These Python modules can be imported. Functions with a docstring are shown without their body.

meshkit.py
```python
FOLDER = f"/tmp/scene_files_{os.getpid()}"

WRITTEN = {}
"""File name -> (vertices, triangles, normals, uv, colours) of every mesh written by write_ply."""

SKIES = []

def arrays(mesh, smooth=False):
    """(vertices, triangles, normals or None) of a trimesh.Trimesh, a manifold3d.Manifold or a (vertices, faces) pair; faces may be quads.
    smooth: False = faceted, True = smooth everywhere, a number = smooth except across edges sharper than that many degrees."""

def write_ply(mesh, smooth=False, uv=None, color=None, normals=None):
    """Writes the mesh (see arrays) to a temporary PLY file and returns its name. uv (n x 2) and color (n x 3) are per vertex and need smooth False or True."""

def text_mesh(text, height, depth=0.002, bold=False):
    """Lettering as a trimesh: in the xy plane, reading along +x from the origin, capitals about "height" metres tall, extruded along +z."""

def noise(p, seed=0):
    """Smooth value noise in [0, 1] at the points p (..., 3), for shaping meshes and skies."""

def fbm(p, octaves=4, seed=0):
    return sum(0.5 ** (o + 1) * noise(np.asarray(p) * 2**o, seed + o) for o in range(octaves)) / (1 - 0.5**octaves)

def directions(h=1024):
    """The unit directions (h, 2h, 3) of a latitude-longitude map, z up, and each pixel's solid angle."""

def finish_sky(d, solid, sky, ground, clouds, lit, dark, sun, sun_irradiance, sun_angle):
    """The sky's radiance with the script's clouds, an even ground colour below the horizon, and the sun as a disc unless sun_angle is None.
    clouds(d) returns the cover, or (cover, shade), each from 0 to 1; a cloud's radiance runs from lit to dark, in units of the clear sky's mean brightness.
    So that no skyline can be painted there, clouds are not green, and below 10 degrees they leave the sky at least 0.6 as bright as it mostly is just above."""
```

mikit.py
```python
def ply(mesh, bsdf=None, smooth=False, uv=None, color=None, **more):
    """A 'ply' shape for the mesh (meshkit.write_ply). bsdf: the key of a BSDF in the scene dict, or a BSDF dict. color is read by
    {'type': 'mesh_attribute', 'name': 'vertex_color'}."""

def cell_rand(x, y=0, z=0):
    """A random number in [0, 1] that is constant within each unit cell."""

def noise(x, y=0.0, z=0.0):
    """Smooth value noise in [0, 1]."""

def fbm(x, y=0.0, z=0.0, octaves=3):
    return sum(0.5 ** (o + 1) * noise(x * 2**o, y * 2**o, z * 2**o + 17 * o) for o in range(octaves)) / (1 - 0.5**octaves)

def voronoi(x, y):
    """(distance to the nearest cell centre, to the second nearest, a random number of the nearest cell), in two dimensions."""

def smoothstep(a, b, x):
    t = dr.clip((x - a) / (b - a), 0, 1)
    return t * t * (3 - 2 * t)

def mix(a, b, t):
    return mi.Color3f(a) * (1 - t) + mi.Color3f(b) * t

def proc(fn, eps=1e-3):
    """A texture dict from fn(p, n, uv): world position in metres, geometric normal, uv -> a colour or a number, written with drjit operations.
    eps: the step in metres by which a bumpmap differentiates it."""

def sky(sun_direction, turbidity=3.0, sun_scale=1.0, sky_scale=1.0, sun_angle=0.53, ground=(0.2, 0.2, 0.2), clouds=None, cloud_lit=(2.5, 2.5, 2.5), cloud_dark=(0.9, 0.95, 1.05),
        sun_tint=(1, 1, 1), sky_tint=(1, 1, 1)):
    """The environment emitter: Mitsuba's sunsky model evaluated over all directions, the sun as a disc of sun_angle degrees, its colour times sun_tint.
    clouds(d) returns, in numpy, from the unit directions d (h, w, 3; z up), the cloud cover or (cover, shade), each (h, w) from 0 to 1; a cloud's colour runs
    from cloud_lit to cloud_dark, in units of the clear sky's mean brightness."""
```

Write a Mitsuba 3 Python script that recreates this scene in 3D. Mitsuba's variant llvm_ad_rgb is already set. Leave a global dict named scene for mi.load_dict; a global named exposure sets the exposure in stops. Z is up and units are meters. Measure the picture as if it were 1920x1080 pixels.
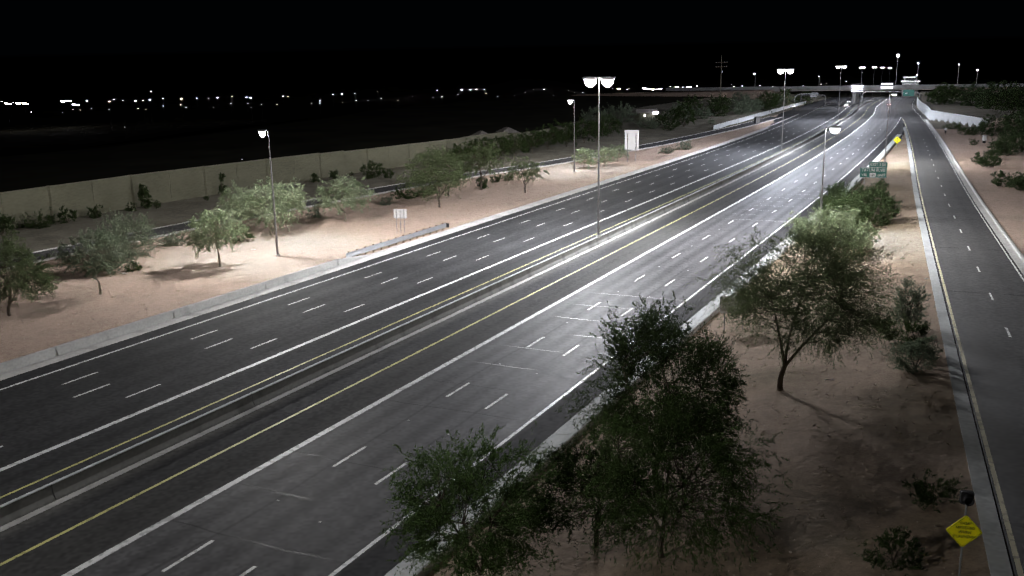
import math, random
import numpy as np, trimesh, mitsuba as mi, mikit, meshkit
import drjit as dr
from mikit import noise, fbm, voronoi, cell_rand, smoothstep, mix, proc
T = mi.ScalarTransform4f
scene, labels = {}, {}

# ---------------------------------------------------------------- camera, sky, exposure
EYE = np.array([0.0, 0.0, 23.0])
PITCH, ROLL = 0.243891, 0.018728
fwd = np.array([0, math.cos(PITCH), -math.sin(PITCH)]); up0 = np.array([0, math.sin(PITCH), math.cos(PITCH)])
up = up0 * math.cos(ROLL) + np.array([1, 0, 0]) * math.sin(ROLL)
scene['camera'] = {'type': 'perspective', 'fov': 55.657, 'fov_axis': 'x', 'near_clip': 0.5, 'far_clip': 20000.0,
                   'to_world': T().look_at(origin=EYE.tolist(), target=(EYE + fwd).tolist(), up=up.tolist())}
# a clear moonless night: the sky is nearly black, everything is lit by street lamps
scene['sky'] = mikit.sky([-0.4, 0.8, 0.35], sun_scale=0.0, sky_scale=1e-2, clouds=lambda d: 1.0, cloud_lit=(0.55, 0.75, 1.25), cloud_dark=(0.55, 0.75, 1.25), ground=(0.1, 0.1, 0.1))
scene['sky']['sampling_weight'] = 0.6
exposure = 0.0
LAMP = (1.0, 0.98, 0.965)           # colour of the street lamps
POWER_MEDIAN, POWER_VERGE, POWER_SIDE = 2600.0, 4700.0, 5600.0   # radiance of the lamp lenses

# ---------------------------------------------------------------- alignment of the freeway and of its entrance ramp
CS = np.array([
(-26.91,-53.63,2.799),(-22.42,-44.69,2.672),(-17.94,-35.75,2.546),(-13.45,-26.81,2.419),(-8.97,-17.88,2.293),(-4.48,-8.94,2.167),(0.00,0.00,2.040),(4.48,8.94,1.914),(8.97,17.88,1.788),(13.45,26.81,1.661),(17.94,35.75,1.535),(22.42,44.69,1.409),(26.91,53.63,1.282),(31.39,62.57,1.156),(35.88,71.50,1.029),(40.36,80.44,0.903),(44.85,89.38,0.776),(49.33,98.32,0.645),(53.81,107.26,0.507),(58.27,116.21,0.361),(62.71,125.17,0.203),(67.12,134.15,0.032),(71.49,143.14,-0.154),(75.82,152.15,-0.357),(80.11,161.18,-0.574),(84.38,170.23,-0.799),(88.61,179.29,-1.031),(92.84,188.35,-1.265),(97.04,197.42,-1.498),(101.24,206.50,-1.727),(105.44,215.58,-1.951),(109.62,224.66,-2.170),(113.79,233.75,-2.382),(117.95,242.84,-2.588),(122.10,251.94,-2.787),(126.24,261.05,-2.977),(130.97,271.53,-3.185),(135.07,280.65,-3.357),(139.15,289.78,-3.522),(143.21,298.92,-3.684),(147.24,308.07,-3.845),(151.26,317.23,-4.006),(155.25,326.40,-4.169),(159.21,335.58,-4.338),(163.15,344.77,-4.514),(167.05,353.98,-4.699),(170.92,363.20,-4.896),(174.70,372.47,-5.120),(178.41,381.77,-5.368),(182.06,391.09,-5.636),(185.67,400.44,-5.921),(189.25,409.80,-6.218),(192.82,419.17,-6.525),(196.40,428.53,-6.836),(199.99,437.89,-7.150),(203.62,447.23,-7.461),(207.30,456.55,-7.767),(211.02,465.86,-8.069),(214.78,475.14,-8.365),(218.57,484.40,-8.657),(222.40,493.65,-8.945),(226.26,502.89,-9.230),(230.15,512.12,-9.512),(234.06,521.33,-9.791),(237.98,530.54,-10.068),(241.92,539.74,-10.343),(245.87,548.94,-10.617),(249.83,558.13,-10.891),(253.79,567.32,-11.164),(257.75,576.51,-11.437),(261.70,585.70,-11.710),(265.64,594.90,-11.985),(269.57,604.10,-12.261),(273.49,613.31,-12.539),(277.38,622.53,-12.819),(281.25,631.75,-13.102),(285.09,641.00,-13.388),])
RS = np.array([
(13.74,11.33,5.697),(17.33,20.67,5.302),(20.92,30.00,4.904),(24.52,39.33,4.501),(28.12,48.66,4.097),(31.73,57.99,3.694),(35.33,67.31,3.293),(38.94,76.64,2.899),(42.54,85.97,2.512),(46.15,95.30,2.135),(49.75,104.62,1.771),(53.35,113.95,1.422),(56.96,123.28,1.088),(60.57,132.61,0.770),(64.19,141.93,0.469),(67.82,151.24,0.185),(71.46,160.56,-0.086),(75.11,169.87,-0.348),(78.77,179.18,-0.603),(82.43,188.48,-0.855),(86.08,197.79,-1.108),(89.74,207.10,-1.364),(93.39,216.41,-1.622),(97.04,225.72,-1.879),(100.67,235.04,-2.135),(104.30,244.35,-2.388),(107.91,253.68,-2.635),(111.51,263.01,-2.876),(115.09,272.35,-3.108),(118.66,281.69,-3.331),(122.21,291.04,-3.545),(125.74,300.39,-3.752),(129.26,309.75,-3.952),(132.77,319.12,-4.147),(136.27,328.48,-4.338),(139.76,337.85,-4.525),(143.25,347.23,-4.710),(146.73,356.60,-4.893),(150.21,365.98,-5.076),(153.69,375.35,-5.260),(157.16,384.73,-5.444),(160.64,394.11,-5.628),(164.11,403.48,-5.813),])
def W_dense(tab, step, n):
    a = np.arange(len(tab)) * 10.0
    b = np.arange(0, n, step)
    from scipy.interpolate import CubicSpline
    return CubicSpline(a, tab)(b)
CD = W_dense(CS, 2.0, 760.1); CD_S = np.arange(len(CD)) * 2.0 - 60
def normals(P):
    d = np.gradient(P[:, :2], axis=0); d /= np.linalg.norm(d, axis=1, keepdims=True)
    return np.c_[d[:, 1], -d[:, 0]]
CN = normals(CD)
BANK = 0.01414
def road(s, o, dz=0.0):
    """World points at station s (m along the freeway) and offset o (m to the right of the alignment)."""
    s, o, dz = np.broadcast_arrays(np.asarray(s, float), np.asarray(o, float), np.asarray(dz, float))
    p = [np.interp(s, CD_S, CD[:, k]) for k in range(3)]; q = [np.interp(s, CD_S, CN[:, k]) for k in range(2)]
    return np.stack([p[0] + q[0] * o, p[1] + q[1] * o, p[2] + BANK * np.clip(o, -64, -16) + dz], -1)
_s = np.arange(404.5, 700, 10); RS = np.vstack([RS[:39], road(_s, np.interp(_s, [394.5, 430, 700], [-20.18, -21.4, -21.7]))])
RD = W_dense(RS, 2.0, 10.0 * (len(RS) - 1) + .1); RD_S = np.arange(len(RD)) * 2.0 - 20
RN = normals(RD)
def ramp(s, o, dz=0.0):
    """The same for the entrance ramp, measured from the middle of its two lanes."""
    s, o, dz = np.broadcast_arrays(np.asarray(s, float), np.asarray(o, float), np.asarray(dz, float))
    p = [np.interp(s, RD_S, RD[:, k]) for k in range(3)]; q = [np.interp(s, RD_S, RN[:, k]) for k in range(2)]
    return np.stack([p[0] + q[0] * o, p[1] + q[1] * o, p[2] + dz], -1)
from scipy.spatial import cKDTree
KC, KR = cKDTree(CD[:, :2]), cKDTree(RD[:, :2])
def near(K, P, N, S, xy):
    i = K.query(xy)[1]; e = xy - P[i, :2]
    return S[i] + e[:, 0] * -N[i, 1] + e[:, 1] * N[i, 0], (e * N[i]).sum(1)
def hill(s, o):
    a = np.clip((s - 300) / 40, 0, 1) * np.clip((-o - 77.5) / 1.0, 0, 1) * 1.4
    return a + np.clip((s - 200) / 100, 0, 1) * np.clip((-o - 84) / 40, 0, 1) * 2.5
def bench(r, p):
    """The raised ground held by the retaining wall right of the ramp."""
    return 3.4 * np.clip((r - np.maximum(339 - (p - 5.5) * 3.5, 285)) / 3, 0, 1) * np.clip((p - 5.45) / .1, 0, 1)
def terrain(x, y):
    xy = np.stack(np.broadcast_arrays(np.asarray(x, float), np.asarray(y, float)), -1).reshape(-1, 2)
    s, o = near(KC, CD, CN, CD_S, xy); r, p = near(KR, RD, RN, RD_S, xy)
    zm = np.interp(s, CD_S, CD[:, 2]) + BANK * np.clip(o, -64, -16); zr = np.interp(r, RD_S, RD[:, 2])
    t = np.clip((o + 20.2) / np.maximum(o + 20.2 - p - 4.4, 1e-3), 0, 1)
    z = np.where(o < -20.2, zm + hill(s, o), np.where(p > -4.4, zr + bench(r, p), zm * (1 - t) + zr * t))
    return z if np.ndim(x) else float(z[0])

# ---------------------------------------------------------------- helpers
rng = np.random.default_rng(7)
def num(base, sep=None):
    k, i = base, 0
    while k in scene or k in labels: i += 1; k = f'{base}_{i:03d}'
    return k
def put(key, mesh, mat, smooth=False, uv=None, emit=None, weight=None):
    d = mikit.ply(mesh, mat, smooth=smooth, uv=uv)
    if emit is not None:
        d['emitter'] = {'type': 'area', 'radiance': {'type': 'rgb', 'value': [float(e) for e in emit]}}
        if weight is not None: d['emitter']['sampling_weight'] = float(weight)
    scene[key] = d
    return key
def part(parent, base, mesh, mat, **k): return put(num(parent + '__' + base), mesh, mat, **k)
def thing(base, label, cat, group=None):
    key = num(base); labels[key] = {'label': label, 'category': cat}
    if group: labels[key]['group'] = group
    return key
def struct(base, label=None):
    key = num(base); labels[key] = {'kind': 'structure'}
    if label: labels[key]['label'] = label
    return key
def grid(P, uv=None, flip=False):
    """A sheet through the points P (n, m, 3), facing up when n runs forward and m to the right."""
    n, m = P.shape[:2]
    i = np.arange(n * m).reshape(n, m); a, b, c, d = i[:-1, :-1].ravel(), i[:-1, 1:].ravel(), i[1:, 1:].ravel(), i[1:, :-1].ravel()
    f = np.vstack([np.c_[a, b, c], np.c_[a, c, d]])
    if flip: f = f[:, ::-1]
    me = trimesh.Trimesh(P.reshape(-1, 3), f, process=False)
    return (me, uv.reshape(-1, 2)) if uv is not None else me
def cat(ms): return trimesh.util.concatenate(ms)
def box(c, size, rz=0.0):
    m = trimesh.creation.box(size)
    if rz: m.apply_transform(trimesh.transformations.rotation_matrix(rz, [0, 0, 1]))
    m.apply_translation(c); return m
def tube(P, r, n=8, cap=True):
    P = np.asarray(P, float); r = np.broadcast_to(np.asarray(r, float), (len(P),))
    t = np.gradient(P, axis=0) if len(P) > 2 else np.repeat(P[1:] - P[:1], 2, 0)
    t /= np.linalg.norm(t, axis=1, keepdims=True) + 1e-9
    ref = np.array([0.31, 0.95, 0.05]) if abs(t[0, 2]) > .7 else np.array([0, 0, 1.0])
    a = np.cross(t, ref); a /= np.linalg.norm(a, axis=1, keepdims=True) + 1e-9; b = np.cross(t, a)
    w = np.arange(n) * 2 * np.pi / n
    V = P[:, None] + r[:, None, None] * (np.cos(w)[None, :, None] * a[:, None] + np.sin(w)[None, :, None] * b[:, None])
    k = len(P); i = np.arange(k * n).reshape(k, n); j = np.roll(i, -1, 1)
    f = [np.c_[i[:-1].ravel(), i[1:].ravel(), j[1:].ravel()], np.c_[i[:-1].ravel(), j[1:].ravel(), j[:-1].ravel()]]
    if cap: f += [np.c_[np.full(n - 2, i[0, 0]), i[0, 1:-1], i[0, 2:]], np.c_[np.full(n - 2, i[-1, 0]), i[-1, 2:], i[-1, 1:-1]]]
    return trimesh.Trimesh(V.reshape(-1, 3), np.vstack(f), process=False)
def sweep(s, prof, fn=road, closed=True):
    """A profile of (offset, height) points carried along stations s; offsets may be arrays over s."""
    cols = [fn(s, o, z) for o, z in prof]
    if closed: cols.append(cols[0])
    me = grid(np.stack(cols, 1), flip=False)
    if closed:
        k = len(prof); n = len(s)
        fan = lambda r, fl: [[r * (k + 1), r * (k + 1) + j, r * (k + 1) + j + 1][::(-1 if fl else 1)] for j in range(1, k - 1)]
        me = trimesh.Trimesh(me.vertices, np.vstack([me.faces, fan(0, True), fan(n - 1, False)]), process=False)
    return me
def ribbon(s, o1, o2, dz, fn=road):
    P = np.stack([fn(s, o1, dz), fn(s, o2, dz)], 1)
    uv = np.stack([np.c_[s, np.broadcast_to(o1, s.shape)], np.c_[s, np.broadcast_to(o2, s.shape)]], 1)
    return grid(P, uv)
def stations(a, b, step=2.0): return np.unique(np.r_[a, np.arange(math.ceil(a / step) * step, b, step), b]).astype(float)
def hull(pts): return trimesh.convex.convex_hull(np.asarray(pts, float))

# ---------------------------------------------------------------- materials
def bsdf(name, **d): scene[name] = d; return name
def two(d): return {'type': 'twosided', 'bsdf': d}
def rgb(*v): return {'type': 'rgb', 'value': list(v)}
def plain(name, col, rough=0.6, spec=0.4, metal=0.0, vary=0.25, scale=1.3):
    fn = lambda p, n, uv: mi.Color3f(*col) * (1 - vary * 0.5 + vary * fbm(p.x * scale, p.y * scale, p.z * scale, 3) * 1.0 + vary * 0.6 * (noise(p.x * scale * 9, p.y * scale * 9, p.z * scale * 9) - .5))
    return bsdf(name, **two({'type': 'principled', 'base_color': proc(fn), 'roughness': rough, 'specular': spec, 'metallic': metal}))

def track(o, lanes, w=0.42):
    out = mi.Float(0)
    for c in lanes: out = out + dr.exp(-dr.square((o - c) / w))
    return out
OFF = dict(Le=-60.09, L1=-56.95, L2=-53.86, L3=-50.47, Lh=-47.38, Ly=-44.13, Ry=-37.78, Rh=-34.22, R1=-30.64, R2=-27.22, Re=-23.70)
cent = [(-60.09 - 56.95) / 2, (-56.95 - 53.86) / 2, (-53.86 - 50.47) / 2, (-50.47 - 47.38) / 2, (-47.38 - 44.13) / 2, (-37.78 - 34.22) / 2, (-34.22 - 30.64) / 2, (-30.64 - 27.22) / 2, (-27.22 - 23.7) / 2]
TRK = [c + d for c in cent for d in (-.85, .85)]
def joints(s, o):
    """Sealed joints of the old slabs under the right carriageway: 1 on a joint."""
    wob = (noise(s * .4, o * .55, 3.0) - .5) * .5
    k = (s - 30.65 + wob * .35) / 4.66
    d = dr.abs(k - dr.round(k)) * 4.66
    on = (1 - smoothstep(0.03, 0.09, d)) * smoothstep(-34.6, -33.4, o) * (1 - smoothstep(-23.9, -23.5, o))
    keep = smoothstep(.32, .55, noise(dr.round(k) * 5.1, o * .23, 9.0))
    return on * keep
def asphalt(p, n, uv):
    s, o = uv.x, uv.y
    right = smoothstep(-38.6, -36.9, o)
    lane = smoothstep(-34.8, -34.0, o) * (1 - smoothstep(-23.9, -23.4, o))
    base = mix((.043, .043, .044), (.058, .057, .055), right)
    base = mix(base, (.071, .070, .072), lane)
    should = smoothstep(-23.55, -23.3, o) * (1 - smoothstep(-21.6, -21.4, o))
    base = mix(base, (.036, .036, .038), should)
    base = mix(base, (.032, .032, .034), (1 - smoothstep(-60.4, -60.2, o)) * .8)
    med = smoothstep(-41.1, -40.9, o) * (1 - smoothstep(-40.6, -39.2, o))
    base = mix(base, (.115, .112, .105), med * (.55 + .5 * noise(s * .12, 2.0)))
    tr = track(o, TRK)
    oil = track(o, cent, .45)
    g = 1 + .26 * tr * lane - .26 * oil - .13 * tr * (1 - lane)
    g = g * (.80 + .40 * fbm(p.x * .16, p.y * .16, 1.0, 3)) * (.86 + .28 * noise(s * .05, o * 1.4, 4.0)) * (.74 + .52 * noise(p.x * 5.0, p.y * 5.0, 0.0))
    jt = joints(s, o) * lane
    pale = jt * (smoothstep(56, 59, s) * (1 - smoothstep(82, 88, s)) * smoothstep(-33.5, -30.5, o) + smoothstep(-33.5, -30.5, o) * smoothstep(122, 128, s) * (1 - smoothstep(162, 170, s)))  # lamp glints on the joint sealant, painted in as pale colour
    seam = 0.0
    for c in (OFF['R1'] - .35, OFF['R2'] - .3):
        seam = seam + (1 - smoothstep(.03, .16, dr.abs(o - c + (noise(s * .15, c) - .5) * .5))) * smoothstep(.35, .6, noise(s * .11, c * 3.0, 2.0))
    patch = smoothstep(.60, .66, noise(s * .035, o * .28, 11.0)) * .14
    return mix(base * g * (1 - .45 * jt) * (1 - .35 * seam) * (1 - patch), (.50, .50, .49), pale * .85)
def asphalt_rough(p, n, uv):
    s, o = uv.x, uv.y
    lane = smoothstep(-34.8, -34.0, o) * (1 - smoothstep(-23.9, -23.4, o))
    r = .84 - .20 * lane - .02 * track(o, TRK) * lane + .10 * (noise(p.x * 3, p.y * 3, 5.0) - .5)
    return dr.clip(r - .26 * joints(s, o) * lane, .2, 1)
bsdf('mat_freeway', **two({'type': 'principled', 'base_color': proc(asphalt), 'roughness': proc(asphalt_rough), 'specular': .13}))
def ramp_asphalt(p, n, uv):
    s, o = uv.x, uv.y
    tr = track(o, (-2.45, -.8, .85, 2.45)); g = 1 - .10 * track(o, (-1.65, 1.65), .5) + .06 * tr
    g = g * (.80 + .4 * fbm(p.x * .2, p.y * .2, 3.0, 3)) * (.74 + .52 * noise(p.x * 5, p.y * 5, 0.0))
    k = (s - 3.1) / 23.0; cr = (1 - smoothstep(.04, .1, dr.abs(k - dr.round(k)) * 23 + (noise(o * .8, s * .1) - .5) * .5))
    return mi.Color3f(.063, .062, .062) * g * (1 - .4 * cr)
bsdf('mat_ramp', **two({'type': 'principled', 'base_color': proc(ramp_asphalt), 'roughness': .62, 'specular': .4}))
def dirt(p, n, uv):
    a = fbm(p.x * .09, p.y * .09, 0.0, 4); b = fbm(p.x * .55, p.y * .55, 3.0, 3); c = noise(p.x * 3.1, p.y * 3.1, 1.0); d = noise(p.x * 9, p.y * 9, 2.0)
    base = mix((.32, .236, .186), (.36, .278, .227), a)
    base = mix(base, (.26, .21, .165), smoothstep(.50, .85, b) * .5)
    base = mix(base, (.23, .195, .15), smoothstep(.62, .85, fbm(p.x * .21, p.y * .21, 8.0, 3)) * .5)
    e = noise(p.x * 24, p.y * 24, 4.0)
    return base * (.66 + .20 * c + .26 * d + .26 * e)
bsdf('mat_dirt', **two({'type': 'bumpmap', 'arbitrary': proc(lambda p, n, uv: noise(p.x * 5, p.y * 5, 0.0) * .4 + noise(p.x * 11, p.y * 11, 0.0) * .3, eps=.02), 'scale': .03,
                        'bsdf': {'type': 'principled', 'base_color': proc(dirt), 'roughness': .95, 'specular': .1}}))
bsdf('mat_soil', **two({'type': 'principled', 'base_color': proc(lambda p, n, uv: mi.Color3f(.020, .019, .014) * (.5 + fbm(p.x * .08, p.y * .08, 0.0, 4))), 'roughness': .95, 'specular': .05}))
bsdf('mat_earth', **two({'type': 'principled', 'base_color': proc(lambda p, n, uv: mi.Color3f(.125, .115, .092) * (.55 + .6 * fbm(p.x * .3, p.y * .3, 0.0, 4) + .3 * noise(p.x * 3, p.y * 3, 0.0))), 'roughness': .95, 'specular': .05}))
def island_dirt(p, n, uv):
    w = smoothstep(.40, .66, fbm(p.x * .085 + 3, p.y * .085, 2.0, 4)); f = noise(p.x * 2.2, p.y * 2.2, 6.0)
    return dirt(p, n, uv) * mix((.94, .95, .90), (.50, .52, .42), dr.clip(w * (.45 + .4 * f), 0, 1)) * .98
bsdf('mat_island', **two({'type': 'bumpmap', 'arbitrary': proc(lambda p, n, uv: noise(p.x * 5, p.y * 5, 0.0) * .4 + noise(p.x * 11, p.y * 11, 0.0) * .3, eps=.02), 'scale': .05,
                        'bsdf': {'type': 'principled', 'base_color': proc(island_dirt), 'roughness': .95, 'specular': .1}}))
plain('mat_weed', (.21, .185, .10), .9, .1, 0, .6, 2.0)
def concrete(col, st=.22):
    def fn(p, n, uv):
        a = fbm(p.x * .5, p.y * .5, p.z * .9, 4); d = noise(p.x * 7, p.y * 7, p.z * 7)
        stain = smoothstep(.55, .8, fbm(p.x * .9, p.y * .9, p.z * .25, 3))
        return mi.Color3f(*col) * (.78 + .3 * a) * (.88 + .24 * d) * (1 - st * stain)
    return fn
bsdf('mat_concrete', **two({'type': 'principled', 'base_color': proc(concrete((.47, .465, .44))), 'roughness': .85, 'specular': .25}))
bsdf('mat_concrete_pale', **two({'type': 'principled', 'base_color': proc(concrete((.56, .58, .57), .12)), 'roughness': .85, 'specular': .25}))
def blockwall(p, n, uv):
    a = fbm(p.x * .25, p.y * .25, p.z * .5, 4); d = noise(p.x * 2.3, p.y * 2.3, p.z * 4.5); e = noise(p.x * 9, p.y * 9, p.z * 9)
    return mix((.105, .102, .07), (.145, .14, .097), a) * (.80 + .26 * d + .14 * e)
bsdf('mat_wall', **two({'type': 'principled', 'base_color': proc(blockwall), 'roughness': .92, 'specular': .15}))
bsdf('mat_bridge', **two({'type': 'principled', 'base_color': proc(concrete((.26, .26, .25))), 'roughness': .85, 'specular': .2}))
bsdf('mat_concrete_shaded', **two({'type': 'principled', 'base_color': proc(concrete((.22, .218, .205), .4)), 'roughness': .9, 'specular': .15}))  # shade of the barrier faces under grazing lamps, put into the colour
def paint(col, name):
    fn = lambda p, n, uv: mi.Color3f(*col) * (.82 + .25 * fbm(p.x * .7, p.y * .7, 0.0, 3)) * (1 - .35 * smoothstep(.64, .76, noise(p.x * 4.5, p.y * 4.5, 0.0)))
    return bsdf(name, **two({'type': 'principled', 'base_color': proc(fn), 'roughness': .5, 'specular': .5}))
paint((.80, .80, .78), 'mat_white_paint'); paint((.62, .57, .24), 'mat_yellow_paint'); paint((.78, .72, .50), 'mat_cream_paint')
plain('mat_galv', (.34, .35, .36), .45, .5, .6, .2, 3.0)
plain('mat_pole', (.20, .195, .19), .5, .5, .3, .2, 2.0)
plain('mat_dark', (.018, .018, .019), .5, .4)
plain('mat_timber', (.085, .06, .04), .85, .2, 0, .5, 3.0)
plain('mat_sign_white', (.62, .62, .60), .45, .4, 0, .1)
plain('mat_sign_back', (.52, .53, .54), .4, .5, .35, .12)
plain('mat_sign_green', (.012, .10, .075), .4, .4, 0, .1)
plain('mat_sign_yellow', (.95, .86, .01), .4, .4, 0, .08)
plain('mat_ink', (.02, .02, .02), .5, .3)
plain('mat_white', (.75, .75, .74), .5, .4, 0, .1)
plain('mat_car_silver', (.42, .43, .45), .28, .6, .5, .05)
plain('mat_car_dark', (.04, .042, .05), .28, .6, .3, .05)
plain('mat_window', (.015, .018, .022), .12, .6, 0, .0)
plain('mat_roof', (.24, .22, .20), .8, .2, 0, .3)
plain('mat_paper', (.80, .80, .78), .7, .2, 0, .1)
plain('mat_stone', (.40, .33, .27), .95, .1, 0, .6, 4.0)
bsdf('mat_lens', type='diffuse', reflectance=rgb(.7, .7, .7))
def bark(p, n, uv): return mi.Color3f(.075, .06, .045) * (.55 + .9 * noise(p.x * 12, p.y * 12, p.z * 3))
bsdf('mat_bark', **two({'type': 'principled', 'base_color': proc(bark), 'roughness': .9, 'specular': .1}))
bsdf('mat_bark_pale', **two({'type': 'principled', 'base_color': proc(lambda p, n, uv: mi.Color3f(.17, .15, .11) * (.6 + .8 * noise(p.x * 9, p.y * 9, p.z * 3))), 'roughness': .9, 'specular': .1}))
def leafmat(name, a, b, c):
    def fn(p, n, uv):
        q = fbm(p.x * .9, p.y * .9, p.z * .9, 2); r = noise(p.x * 7, p.y * 7, p.z * 7)
        return mix(mix(a, b, smoothstep(.3, .7, q)), c, smoothstep(.62, .95, r) * .6) * (.7 + .6 * r)
    return bsdf(name, type='principledthin', base_color=proc(fn), roughness=.55, diff_trans=.9, spec_trans=0.0, eta=1.35)
leafmat('mat_leaf_paloverde', (.235, .29, .175), (.28, .325, .215), (.32, .345, .26))
leafmat('mat_leaf_mesquite', (.10, .13, .06), (.13, .16, .08), (.165, .18, .11))
leafmat('mat_leaf_dark', (.032, .050, .018), (.048, .070, .026), (.07, .09, .04))
leafmat('mat_leaf_grey', (.13, .165, .105), (.17, .195, .14), (.21, .235, .18))
leafmat('mat_leaf_green', (.060, .10, .030), (.08, .125, .042), (.11, .14, .065))
leafmat('mat_leaf_oleander', (.042, .062, .028), (.058, .082, .036), (.085, .105, .055))

# ---------------------------------------------------------------- ground
struct('ground', 'dark open ground falling away to the horizon')
rr_ = np.r_[0, np.geomspace(30, 2400, 36)]; aa = np.linspace(0, 2 * np.pi, 73)
G = np.stack([rr_[:, None] * np.sin(aa), rr_[:, None] * np.cos(aa), 0 * rr_[:, None] * aa], -1)
G[..., 2] = -6 - .0245 * np.clip(G[..., 1], 0, 760)
put('ground', grid(G), 'mat_soil')
S = stations(-60, 698, 2.0)
En = lambda s: np.interp(s, [-60, 60, 100, 140, 168, 190, 257, 330, 400, 700], [-99, -97, -95.5, -92, -88.5, -84, -76, -70, -66.5, -66.5])
def land(S, O):
    P = road(S[:, None], O); P[..., 2] += hill(S[:, None], O) + np.where(O < -290, -8, 0)
    P[..., 2] += .10 * (meshkit.fbm(P * [.12, .12, 0], 3) - .5) * np.clip((En(S)[:, None] - 5.5 < O) * 1.0 * (O - En(S)[:, None]) / 3, 0, 1) * np.clip((-O - 64.5), 0, 1)
    return P
struct('desert_ground', 'sandy desert verge on the left of the freeway')
f_ = np.linspace(0, 1, 22); put('desert_ground', grid(land(S, -63.45 + (En(S)[:, None] - 5.2 + 63.45) * f_)[:, ::-1]), 'mat_dirt')
struct('wall_strip', 'dim earth strip between exit road and sound wall')
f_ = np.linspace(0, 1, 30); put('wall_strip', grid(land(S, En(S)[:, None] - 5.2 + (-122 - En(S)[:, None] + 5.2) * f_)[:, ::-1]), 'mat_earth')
struct('neighbourhood_ground', 'dark planted ground behind the sound wall')
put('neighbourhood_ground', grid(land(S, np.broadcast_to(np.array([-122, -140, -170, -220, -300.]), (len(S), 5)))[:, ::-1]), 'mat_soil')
struct('gravel_island', 'long wedge of bare gravel between freeway and ramp')
R = stations(-20, 277, 1.5)
A = ramp(R, -4.24, .0); sB, _ = near(KC, CD, CN, CD_S, A[:, :2]); B = road(sB, -20.2, -.22)
w = np.linspace(0, 1, 25)[None, :, None]
P = B[:, None] * (1 - w) + A[:, None] * w
P[..., 2] += .22 * (meshkit.fbm(P * [.17, .17, 0], 4) - .5) * np.sin(np.pi * w[..., 0]) ** .5
put('gravel_island', grid(P), 'mat_island')
struct('hillside', 'sandy slope on the right of the entrance ramp')
R = stations(-20, 690, 2.0); O = np.r_[4.55, 5.3, 5.44, 5.56, np.arange(6.5, 30, 1.5), 34, 42, 55, 75, 110, 150]
P = ramp(R[:, None], O[None]); P[..., 2] += bench(R[:, None], O[None]) + np.where(O > 140, -6, 0)
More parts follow.
